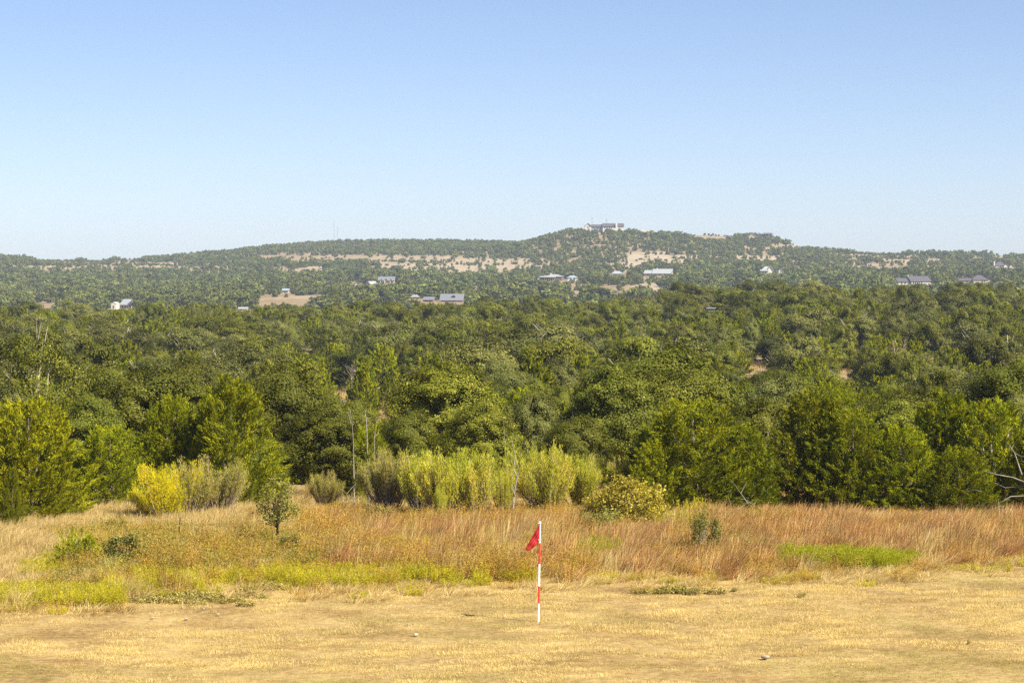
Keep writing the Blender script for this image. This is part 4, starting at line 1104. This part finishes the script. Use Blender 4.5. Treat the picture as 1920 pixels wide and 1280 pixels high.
SH = [shrub_proto(101, leaf=0.055), shrub_proto(102, R=0.55, H=0.8, leaf=0.045, nclump=34), shrub_proto(103, R=0.85, H=1.15, mat='sumac_leaf', leaf=0.062, nclump=70, per=120), shrub_proto(104, mat='weed_green', leaf=0.05),
      shrub_proto(105, R=0.6, H=0.7, mat='mat_green', leaf=0.05)]
def shrub(k, px, base, top, wpx, label, name='shrub', src=(1.0, 0.85)): return plant(name, label, 'shrub', 'small shrubs in the field edge', SH[k], FP, px, base, top, wpx, *src)
shrub(2, 1182, 992, 888, 150, 'yellow-leaved sumac shrub before the large front juniper', 'sumac_shrub', (1.75, 1.2))
shrub(2, 1130, 985, 915, 90, 'lower yellow-olive sumac left of the main one', 'sumac_shrub', (1.75, 1.2))
shrub(1, 1128, 1004, 948, 95, 'dark olive rounded bush under the yellow sumac', src=(1.1, 0.85))
shrub(1, 218, 1002, 962, 62, 'small grey-green bush in the blond grass', src=(1.1, 0.85))
shrub(0, 236, 1070, 998, 105, 'loose leafy bush right of the juniper seedling')
shrub(0, 705, 990, 940, 66, 'leafy green bush below the middle feathery clump')
shrub(1, 1325, 1050, 948, 72, 'grey-green leafy bush in the rust grass', src=(1.1, 0.85))
shrub(0, 1325, 985, 945, 60, 'pale leafy bush at the foot of the large front juniper')
shrub(3, 455, 1012, 985, 40, 'bright green low weed left of the caged sapling')
shrub(0, 545, 1058, 1000, 60, 'dark green weed at the foot of the caged sapling')
shrub(4, 1303, 1118, 1103, 42, 'low green weed on the mown grass, right of the flag', src=(1.2, .75))
shrub(4, 1506, 1124, 1114, 24, 'tiny green weed on the mown grass below the weed patch', src=(1.2, .75))
shrub(4, 1378, 1112, 1104, 18, 'tiny weed between the two low green weeds', src=(1.2, .75))
shrub(4, 1819, 1214, 1204, 9, 'single dark sprig in the mown grass at right', src=(1.2, .75))
# juniper seedling: loose, few plumes
sd_ = juniper_proto(111, R=0.55, H=1.0, nplume=130, per=70, blade=0.055, wid=0.018, mat='weed_green', conic=0.35, plen=(0.9, 1.7))
plant('juniper_seedling', 'bright green juniper seedling at the left of the weeds', 'juniper', None, sd_, ('foliage', 'stems'), 142, 1074, 984, 100, 1.15, 1.1)

# sapling with the dark split stump at its heart
ys_ = field_y(1032); sap = empty('oak_sapling', gpt(518, ys_), 0, (1.12, 1.12, 1.22)); tag(sap, 'spindly oak sapling with a dark split trunk in the grass', 'sapling')
mb = MB(); rs = random.Random(4)
mb.tube([(0, 0, -.1), (.01, 0, .4), (.02, .0, .75)], [.034, .03, .025], 6)
mb.build('trunk', M['dark_wood'], sap, True)
for i in range(9):
    a = rs.uniform(0, 6.28); x, y = .07 * math.cos(a), .07 * math.sin(a)
    MB().tube([(x * .6, y * .6, .55), (x, y, .8), (x * 1.1, y * 1.1, rs.uniform(.9, 1.2))], [.022, .02, .006], 5).build('splinter', M['dark_wood'], sap, True)
for i in range(22):
    a = rs.uniform(0, 6.28); z = rs.uniform(.55, 1.1); r = rs.uniform(.22, .46)
    MB().tube([(0, 0, z * .8), (.5 * r * math.cos(a), .5 * r * math.sin(a), z), (r * math.cos(a), r * math.sin(a), z + rs.uniform(-.1, .3))], [.012, .008, .003], 4).build('twig', M['bark'], sap, True)
fo = shrub_proto(112, R=0.56, H=1.15, nclump=40, per=60, leaf=0.055, mat='olive_leaf')[0]
o = link(bpy.data.objects.new('foliage', fo), sap); o.location = (0, 0, .38)

# ------------------------------------------------------------------ dead wood, stakes, stones
def limb_px(name, label, cat, y, paths, mat='dead', group=None, depth=0.25, seed=1):
    """dead limbs standing at distance y; each path a list of (column, row, radius m)"""
    r = random.Random(seed); s = y / F
    b0 = paths[0][0]
    base = Vector((gx(b0[0], y), y, up(b0[1], y)))
    e = empty(name, base); tag(e, label, cat, group)
    for i, p in enumerate(paths):
        pts, rad, d = [], [], 0.0
        for (px, py, w) in p:
            pts.append(((px - b0[0]) * s, d, -(py - b0[1]) * s)); rad.append(w * 0.4); d += r.uniform(-depth, depth)
        MB().tube(pts, rad, 6).build('trunk' if i == 0 else 'branch', M[mat], e, True)
    return e
SN = 'pale snags beside the low oak'
limb_px('dead_snag', 'leftmost slender pale snag beside the low spreading oak', 'dead tree', 72.0, [[(664, 962, .06), (662, 900, .05), (660, 830, .035), (658, 790, .028), (655, 764, .012)], [(658, 795, .02), (652, 775, .008)]], group=SN, seed=2)
limb_px('dead_snag', 'tallest forked pale snag left of the bare gap', 'dead tree', 72.0, [[(692, 962, .07), (690, 900, .06), (688, 820, .045), (687, 785, .035), (684, 768, .012)], [(687, 790, .025), (695, 783, .008)], [(688, 798, .02), (694, 794, .008)]], group=SN, seed=3)
limb_px('dead_snag', 'short forked pale snag nearest the bare gap', 'dead tree', 72.0, [[(706, 962, .06), (704, 900, .05), (702, 820, .035), (706, 788, .028), (707, 780, .01)], [(706, 790, .02), (712, 784, .008)], [(702, 818, .02), (710, 812, .007)]], group=SN, seed=4)
limb_px('dead_tree', 'twisted grey dead trunk among the feathery shrubs', 'dead tree', 68.5, [[(962, 955, .07), (964, 925, .06), (970, 895, .055), (962, 880, .05), (967, 858, .035), (962, 840, .025), (958, 824, .008)],
    [(966, 930, .03), (960, 915, .025), (959, 900, .02), (966, 885, .012)], [(970, 900, .03), (974, 880, .02), (968, 860, .01)]], seed=5, depth=.15)
limb_px('fallen_branch', 'pale forked fallen branch left of the yellow shrub', 'branch', 70.5, [[(275, 952, .03), (258, 944, .025), (240, 938, .014), (222, 939, .006)], [(252, 941, .014), (238, 933, .01), (226, 932, .004)]], seed=6)
limb_px('fallen_branch', 'grey branches leaning out of the low spreading oak', 'branch', 70.5, [[(700, 905, .025), (690, 880, .02), (676, 890, .012), (660, 884, .006)], [(668, 945, .03), (657, 938, .03), (667, 915, .015), (670, 912, .008)], [(657, 938, .03), (640, 930, .02), (645, 910, .008)], [(650, 925, .02), (668, 905, .01)]], seed=7)
limb_px('dead_branch', 'sprawling grey dead limbs at the right tree foot', 'branch', 67.8, [[(1925, 905, .06), (1900, 895, .05), (1870, 890, .03), (1845, 882, .012)], [(1925, 930, .05), (1895, 930, .04), (1880, 938, .03), (1858, 948, .012)], [(1918, 890, .05), (1905, 850, .035), (1895, 835, .02), (1889, 828, .008)],
    [(1905, 850, .02), (1918, 856, .01), (1930, 852, .006)], [(1898, 842, .02), (1902, 830, .008)], [(1870, 890, .02), (1862, 880, .008)], [(1900, 960, .04), (1880, 950, .03), (1860, 958, .02), (1835, 965, .008)], [(1920, 912, .03), (1890, 916, .02), (1866, 905, .008)],
    [(1843, 922, .02), (1828, 918, .012), (1818, 925, .006)], [(1890, 962, .03), (1868, 960, .02), (1850, 962, .008)]], seed=8, depth=.2)
limb_px('dead_branch', 'thin grey dead limbs inside the full right juniper', 'branch', 68.3, [[(1404, 945, .03), (1390, 925, .022), (1375, 905, .012), (1368, 898, .006)], [(1390, 925, .018), (1400, 902, .008)], [(1420, 950, .025), (1398, 938, .015), (1380, 934, .006)], [(1385, 955, .02), (1410, 940, .012), (1425, 935, .005)], [(1376, 960, .02), (1366, 930, .01), (1372, 918, .005)]], seed=9, depth=.2)
limb_px('dead_branch', 'curved pale sticks rising from the rust grass', 'branch', 69.5, [[(1753, 968, .018), (1754, 958, .016), (1760, 951, .012), (1765, 949, .006)], [(1758, 975, .016), (1763, 966, .012), (1769, 961, .006)]], seed=10, depth=.05)
limb_px('thin_snag', 'thin pale dead stem right of the low middle oak', 'dead tree', 76.5, [[(950, 945, .03), (948, 850, .02), (946, 815, .016), (944, 792, .012), (943, 782, .005)]], seed=12)
# stakes and stumps
def stake(px, base, top, r, label, seed, forks=()):
    y = field_y(base); s = y / F; e = empty('wooden_stake', gpt(px, y)); tag(e, label, 'stake')
    h = (base - top) * s; rr = random.Random(seed)
    MB().tube([(0, 0, -.1), (rr.uniform(-.02, .02), 0, h * .5), (.02, 0, h)], [r, r * .9, r * .5], 6).build('shaft', M['dark_wood'], e, True)
    for (dx, z0, z1) in forks:
        MB().tube([(0, 0, z0 * s), (dx * s, 0, (z0 + 4) * s), (dx * 1.2 * s, .02, z1 * s)], [.015, .014, .006], 5).build('stub', M['dark_wood'], e, True)
stake(335, 1024, 968, .022, 'dark weathered stake with side stubs in blond grass', 1, [(-4, 5, 20), (5, 6, 21)])
stake(1577, 1030, 991, .015, 'thin dark stake behind the bright green weed patch', 2)
ysn = field_y(992); st = empty('split_stump', gpt(957, ysn)); tag(st, 'dark splintered stump above the red flag', 'stump')
MB().tube([(0, 0, -.1), (.0, 0, .12), (.01, 0, .3)], [.07, .08, .06], 7).build('trunk', M['dark_wood'], st, True)
for i in range(7):
    a = i * .9; MB().tube([(.05 * math.cos(a), .05 * math.sin(a), .2), (.06 * math.cos(a), .06 * math.sin(a), rs.uniform(.38, .62))], [.018, .005], 5).build('splinter', M['dark_wood'], st, True)
def stone(px, py, wpx, label, seed):
    import bmesh
    wpx *= 0.8
    y = field_y(py); s = y / F
    bm = bmesh.new(); bmesh.ops.create_icosphere(bm, subdivisions=2, radius=.5)
    r = random.Random(seed)
    for v in bm.verts:
        v.co *= r.uniform(.8, 1.12); v.co.x *= wpx * s; v.co.y *= wpx * s * .8; v.co.z *= wpx * s * .42
    me = bpy.data.meshes.new('stone'); bm.to_mesh(me); bm.free(); me.materials.append(M['stone'])
    o = link(bpy.data.objects.new('stone', me)); o.location = gpt(px, y) + Vector((0, 0, wpx * s * .12 + .03)); o.rotation_euler.z = r.uniform(0, 6)
    tag(o, label, 'stone', 'pale stones on the ground')
stone(778, 1196, 15, 'flat pale stone lying left of the flag', 1)
stone(1437, 1250, 24, 'largest pale stone near the bottom edge', 2)
stone(283, 1167, 11, 'pale stone below the creeping green mat', 3)
stone(340, 1147, 9, 'pale stone at the middle of the creeping mat edge', 4)
stone(379, 1149, 8, 'small pale stone right on the creeping mat edge', 5)
stone(407, 1160, 10, 'lone pale stone right of the creeping mat', 6)
stone(347, 1169, 13, 'flat stone in the mown grass under the mat', 7)
stone(166, 1091, 14, 'pale stone in front of the juniper seedling', 8)
stone(765, 1176, 9, 'small stone just above the flat pale stone', 9)
stone(622, 1110, 13, 'greyish stone at the edge of the yellow weeds', 10)

# ------------------------------------------------------------------ the flag
W_PVC = plain('white_paint', (0.60, 0.59, 0.56), rough=0.4, spec=0.4, noise=0.03, scale=20)
R_TAPE = plain('red_tape', (0.42, 0.014, 0.010), rough=0.5, spec=0.3, noise=0.15, scale=25)
def flag_mat():
    m, n, l = nm('red_cloth'); out = n.new('ShaderNodeOutputMaterial')
    p = n.new('ShaderNodeBsdfPrincipled'); p.inputs['Base Color'].default_value = (0.46, 0.010, 0.012, 1); p.inputs['Roughness'].default_value = 0.55
    t = n.new('ShaderNodeBsdfTranslucent'); t.inputs[0].default_value = (0.55, 0.015, 0.015, 1)
    mx = n.new('ShaderNodeMixShader'); mx.inputs[0].default_value = 0.3
    l.new(p.outputs[0], mx.inputs[1]); l.new(t.outputs[0], mx.inputs[2]); l.new(mx.outputs[0], out.inputs[0]); return m
yf = field_y(1167); sf = yf / F
fl = empty('flagstick', gpt(1010, yf)); tag(fl, 'red and white banded flagstick with drooping red flag', 'flag')
zb = fl.location.z
def fz(py): return up(py, yf) - zb
def fx(py): return (1010 + 2.6 * (1167 - py) / 189 - 1010) * sf
bands = [(1172, 1132.5, W_PVC), (1132.5, 1100, R_TAPE), (1100, 1058, W_PVC), (1058, 1018.5, R_TAPE), (1018.5, 978, W_PVC)]
for i, (a, b, mt) in enumerate(bands):
    r = 0.0175 if mt is W_PVC else 0.0187
    o = MB().tube([(fx(a), 0, fz(a)), (fx(b), 0, fz(b))], [r, r], 16).build('pole_band', mt, fl, True)
    o['label'] = 'white pole band' if mt is W_PVC else 'red taped pole band'
    bpy.context.view_layer.objects.active = o
# drooping cloth: hoist on the pole, fly hanging down to the lower left
nu, nv = 36, 22
def lerp(a, b, t): return a + (b - a) * t
V = []
for i in range(nu + 1):
    u = i / nu
    for j in range(nv + 1):
        v = j / nv
        # upper edge falls steeply from the top tie to the tip, lower edge bulges right
        ux, uy = lerp(1010, 985, u ** 1.05), lerp(980, 1029, u ** 0.97)
        lx = (1-u)**2 * 1010 + 2*u*(1-u) * 1005 + u*u * 988.5
        ly = (1-u)**2 * 1013 + 2*u*(1-u) * 1025 + u*u * 1034
        px, py = lerp(ux, lx, v), lerp(uy, ly, v)
        dep = 0.035 * u * math.sin(v * 5.2 + 0.6) + 0.012 * math.sin(v * 11 + u * 3) * u + 0.006 * math.sin(u * 15 + v * 4) * min(1, u * 4) - 0.02
        V.append(((px - 1010) * sf + fx(py) * (1 - u), dep, fz(py)))
I = np.arange((nu + 1) * (nv + 1)).reshape(nu + 1, nv + 1)
Q = np.stack([I[:-1, :-1], I[1:, :-1], I[1:, 1:], I[:-1, 1:]], -1).reshape(-1, 4)
fo = link(bpy.data.objects.new('flag_cloth', mesh_np('flag_cloth', np.array(V), [Q], flag_mat(), smooth=True)), fl)
so = fo.modifiers.new('cloth', 'SOLIDIFY'); so.thickness = 0.003
hem = MB()
for v in (0.33, 0.62):
    j = int(v * nv); hem.tube([Vector(V[i * (nv + 1) + j]) + Vector((0, -0.006, 0)) for i in range(2, nu, 2)], [0.0022] * len(range(2, nu, 2)), 4)
hem.build('seam', plain('seam_thread', (0.78, 0.20, 0.18), noise=0.05), fo)
for py in (981, 1012.5):
    MB().tube([(fx(py) - .034, -.03, fz(py)), (fx(py) + .02, -.032, fz(py)), (fx(py) + .034, 0.01, fz(py)), (fx(py), .034, fz(py)), (fx(py) - .04, .005, fz(py))], [.006] * 5, 5).build('cable_tie', W_PVC, fl, True)

# ------------------------------------------------------------------ grasses and weeds of the field edge
G_BLONDE = [grass_mesh('blonde_%d' % i, 200 + i, 60, (0.28, 0.56), 0.20, 0.5, 0.0060, 'blonde', curl=0.55, side_lean=0.22) for i in range(4)]
G_RUST = [grass_mesh('rust_%d' % i, 210 + i, 58, (0.45, 0.98), 0.15, 0.30, 0.0065, 'rust', curl=0.30, side_lean=0.20) for i in range(5)]
G_RUST += [grass_mesh('tall_straw_%d' % i, 215 + i, 50, (0.4, 0.85), 0.16, 0.32, 0.0065, 'blonde', curl=0.35, side_lean=0.22) for i in range(3)]
G_RWEED = [weed_mesh('rust_weed_%d' % i, 220 + i, 20, (0.40, 0.80), 0.18, 'rust_weed', per=30, leaf=(0.02, 0.045), lw=0.014, from_=0.15, lean=0.35, jitter=0.045, spray=0.8) for i in range(5)]
G_WEED = [weed_mesh('weed_%d' % i, 230 + i, 26, (0.24, 0.46), 0.18, 'weed', per=36, from_=0.15) for i in range(4)]
G_GREEN = [weed_mesh('green_weed_%d' % i, 240 + i, 26, (0.26, 0.48), 0.18, 'weed_green', per=40, from_=0.12) for i in range(3)]
G_OLIVE = [weed_mesh('olive_weed_%d' % i, 250 + i, 14, (0.3, 0.75), 0.18, 'olive_leaf', per=40, leaf=(0.03, 0.06), lw=0.02, from_=0.1, lean=0.5, jitter=0.06, spray=0.9) for i in range(3)]
EDGE_PX = [-200, 0, 230, 260, 500, 900, 960, 1150, 1480, 1520, 1740, 1790, 1920, 2150]
EDGE_PY = [1146, 1143, 1138, 1112, 1106, 1100, 1090, 1082, 1086, 1078, 1072, 1060, 1052, 1048]
def smoothnoise(x, y, s, k): return (np.sin(x / s + k) + np.sin(y / s * 1.3 + k * 2.1 + np.sin(x / s * .7 + k)) + np.sin((x + y) / s * .6 + 3 * k)) / 3
def edge_weeds():
    rng = np.random.default_rng(17)
    n = 22000
    y = np.sqrt(rng.uniform(49.0 ** 2, 80.0 ** 2, n)); px = rng.uniform(-160, 2080, n); x = gx(px, y); z = ground(x, y); py = HZ - F * z / y
    ed = np.interp(px, EDGE_PX, EDGE_PY) + 7 * smoothnoise(x, y, 0.6, 1.0) + 6 * smoothnoise(x, y, 0.22, 2.6)
    inn = py < ed
    nzz = smoothnoise(x, y, 1.1, 2.0); nz2 = smoothnoise(x, y, 0.5, 4.0); u = rng.uniform(size=n)
    kind = np.full(n, -1); hs = np.ones(n)
    # 0 blonde 1 rust 2 rust weed 3 weed 4 green 5 olive
    pxn = px + 70 * nzz + 40 * nz2; left, midz, right = pxn < 560, (pxn >= 560) & (pxn < 1110), pxn >= 1110
    kind[left] = 0; hs[left] = 0.75
    lo = left & (py > 1022 + 26 * nzz + 16 * nz2 - (px - 110) * .03) & (px > 120 + 40 * nzz)
    kind[lo] = np.where(u < .13, 3, np.where(u < .36, 2, np.where(u < .46, 5, 0)))[lo]; hs[lo] = 0.85
    band = (py > ed - 25 + 12 * nz2 + 8 * nzz + np.clip((px - 840) / 5, 0, 40)) & (px > 160 + 30 * nzz) & (px < 985)
    kind[midz] = np.where(u < .46, 2, np.where(u < .80, 1, np.where(u < .90, 0, 3)))[midz]
    hs[midz] = 0.88
    mback = midz & (py < 990 + 10 * nzz); kind[mback] = np.where(u < .75, 0, 2)[mback]; hs[mback] = 0.6
    kind[right] = np.where(u < .84, 1, np.where(u < .93, 0, 2))[right]; hs[right] = np.where(py[right] < 985, .42, .70)
    big = smoothnoise(x, y, 1.7, 8.0); br = (right | midz) & (big > .28) & (u < .55); kind[br] = 0; hs[br] *= .85
    br = (right | midz) & (big < -.42) & (u > .72); kind[br] = np.where(u[br] > .86, 5, 3)
    rfront = right & (py > 1055); hs[rfront] = 0.6
    rb = right & (px > 1250) & (px < 1500) & (u < .22); kind[rb] = 2
    kind[band] = np.where(u < .64, 3, np.where(u < .72, 2, np.where(u < .90, 0, -1)))[band]; hs[band] = 0.85 + .2 * nzz[band]
    # lower left green strip and its straw gap
    ls = (px < 255) & (py > 1108 + 5 * nz2); kind[ls] = np.where(u < .72, 3, 0)[ls]
    lg = (px > 45) & (px < 125) & (py > 1058) & (py < 1090); kind[lg] = np.where(u < .8, 3, 0)[lg]
    # bright patch at right
    d = ((px - 1605) / 135) ** 2 + ((py - 1062) / 15) ** 2; bp = (d < 1 + .5 * nz2) & (u < .85); kind[bp] = 4; hs[bp] = 1.0
    d = ((px - 1128) / 42) ** 2 + ((py - 1046) / 12) ** 2; bp = (d < 1 + .8 * nz2) & (u < .6); kind[bp] = 4; hs[bp] = 1.0
    d = ((px - 1270) / 70) ** 2 + ((py - 990) / 14) ** 2; bp = (d < 1) & (u < .25); kind[bp] = 3; hs[bp] = 1.2
    # thinner towards the trees and under them
    dens = np.where(py < 962, 0.25, 1.0) * np.where(kind == 1, np.clip(.8 + .8 * smoothnoise(x, y, .35, 6.0), .25, 1), 1) * np.where(kind == 0, .95, 1) * np.where((kind == 2), .8, 1)
    sel = inn & (rng.uniform(size=n) < dens)
    fr = (~inn) & (py < ed + 26) & (rng.uniform(size=n) < 0.75 * np.exp(-(py - ed) / 11)); kind[fr] = np.where(u < .75, 0, np.where(u < .9, 3, 2))[fr]; hs[fr] = 0.42; sel |= fr
    sets = [(0, 'dry_grass', 'pale blond dry grass beside the left trees', G_BLONDE), (1, 'rust_grass', 'tall rust-coloured bunch grass before the junipers', G_RUST),
            (2, 'rust_weeds', 'orange and yellow dry weeds behind the flag', G_RWEED), (3, 'yellow_weeds', 'yellow-green weeds edging the mown grass', G_WEED),
            (4, 'green_weeds', 'bright green weed patch before the rust grass', G_GREEN), (5, 'olive_weeds', 'olive leafy weeds in the left grass', G_OLIVE)]
    for (k, nme, lab, protos) in sets:
        q = np.nonzero(sel & (kind == k))[0]
        if not len(q): continue
        s = hs[q] * rng.uniform(.65, 1.2, len(q)) * (1 + .25 * nzz[q] + .18 * nz2[q])
        rz = rng.normal(size=len(q)) * .5 if k in (0, 1) else rng.uniform(0, 6.28, len(q))
        S_ = np.stack([rng.uniform(.9, 1.25, len(q))] * 2 + [s], 1)
        scatter(nme, lab, 'grass' if k < 2 else 'weeds', protos, np.stack([x[q], y[q], z[q]], 1), np.stack([np.zeros(len(q)), np.zeros(len(q)), rz], 1), S_, rng.integers(0, len(protos), len(q)))
edge_weeds()

def gap_grass():
    rng = np.random.default_rng(29)
    n = 9000
    px = rng.uniform(600, 1640, n); y = rng.uniform(120, 330, n); x = gx(px, y); z = ground(x, y); py = HZ - F * z / y
    ok = np.zeros(n, bool)
    for (cx, cy, rx, ry) in GAPS: ok |= (np.abs(px - cx) < rx * 1.8) & (np.abs(py - cy) < ry * 2.2)
    q = np.nonzero(ok)[0]
    s = rng.uniform(.7, 1.3, len(q))
    scatter('clearing_grass', 'tan dry grass in the openings of the near woods', 'grass', G_BLONDE, np.stack([x[q], y[q], z[q]], 1), np.stack([np.zeros(len(q)), np.zeros(len(q)), rng.uniform(0, 6.28, len(q))], 1), np.stack([s * 1.8, s * 1.8, s], 1), rng.integers(0, 4, len(q)))
gap_grass()
def turf():
    rng = np.random.default_rng(23)
    T = [grass_mesh('turf_%d' % i, 300 + i, 460, (0.02, 0.085), 0.30, 1.2, 0.0034, 'turf', curl=0.5, segs=2, side_lean=0.1) for i in range(3)]
    T += [grass_mesh('turf_brown_%d' % i, 310 + i, 420, (0.02, 0.06), 0.32, 1.3, 0.0030, 'turf_brown', curl=0.5, segs=2, side_lean=0.1) for i in range(2)]
    T += [grass_mesh('turf_green_%d' % i, 320 + i, 420, (0.02, 0.065), 0.32, 1.1, 0.0032, 'turf_green', curl=0.4, segs=2, side_lean=0.1) for i in range(2)]
    n = 6800
    y = np.sqrt(rng.uniform(37.5 ** 2, 62 ** 2, n)); px = rng.uniform(-200, 2120, n); x = gx(px, y); z = ground(x, y); py = HZ - F * z / y
    ed = np.interp(px, EDGE_PX, EDGE_PY)
    a = smoothnoise(x, y * 1.0, 0.9, 5.0) + .55 * smoothnoise(x, y, 0.33, 7.0) + .25 * rng.normal(size=n)
    b = smoothnoise(x, y, 1.6, 9.0) + .5 * smoothnoise(x, y, 0.45, 3.0) + .25 * rng.normal(size=n)
    low = np.clip((py - 1170) / 90, 0, 1)         # the turf is patchier and greener close by
    k = rng.integers(0, 3, n)
    k = np.where(a > .48 - .25 * low, rng.integers(3, 5, n), k)
    k = np.where((b > .5 - .4 * low), rng.integers(5, 7, n), k)
    lb = ((px - 330) / 260) ** 2 + ((py - 1165) / 22) ** 2 < 1.0
    k = np.where(lb & (rng.uniform(size=n) < .8), rng.integers(3, 5, n), k)
    ok = (py > ed - 14)
    q = np.nonzero(ok)[0]
    s = rng.uniform(.75, 1.25, len(q))
    scatter('mown_grass', 'short dry golden grass of the field', 'grass', T, np.stack([x[q], y[q], z[q]], 1), np.stack([np.zeros(len(q)), np.zeros(len(q)), rng.uniform(0, 6.28, len(q))], 1), np.stack([s, s, s * rng.uniform(.7, 1.4, len(q))], 1), k[q])
    # creeping mat beside the lower left weeds
    m = [shrub_proto(330 + i, R=0.3, H=0.16, nclump=16, per=30, leaf=0.05, mat='mat_green')[0] for i in range(2)]
    n = 100
    th = rng.uniform(0, 6.28, n); r = np.abs(rng.normal(size=n)) * .55
    px = 355 + 105 * r * np.cos(th) + 18 * np.sin(r * 9); py = 1127 + 13 * r * np.sin(th) - 4 * np.cos(th) * r; y = 7.02 * F / (py - HZ); x = gx(px, y)
    px2 = 1270 + 75 * r[:22] * np.cos(th[:22]); py2 = 1113 + 4 * r[:22] * np.sin(th[:22]); y2 = 7.02 * F / (py2 - HZ)
    x = np.concatenate([x, gx(px2, y2)]); y = np.concatenate([y, y2]); n = len(x)
    scatter('creeping_plants', 'low dark green creeping mat beside the yellow weeds', 'plants', m, np.stack([x, y, ground(x, y)], 1), np.stack([np.zeros(n), np.zeros(n), rng.uniform(0, 6.28, n)], 1), np.stack([rng.uniform(.5, 1.1, n)] * 3, 1) * [1, 1, .7], rng.integers(0, 2, n))
turf()

# ------------------------------------------------------------------ the air
def haze():
    m, n, l = nm('air'); out = n.new('ShaderNodeOutputMaterial')
    v = n.new('ShaderNodeVolumePrincipled'); v.inputs['Color'].default_value = (0.66, 0.80, 1.0, 1); v.inputs['Density'].default_value = HAZE
    v.inputs['Anisotropy'].default_value = 0.0
    l.new(v.outputs[0], out.inputs['Volume'])
    o = MB().box(-2650, 2650, -120, 3450, -40, 50).build('haze', m)
    o['kind'] = 'stuff'; o['label'] = 'thin bluish haze between field and hills'
HAZE = 0.00011
haze()
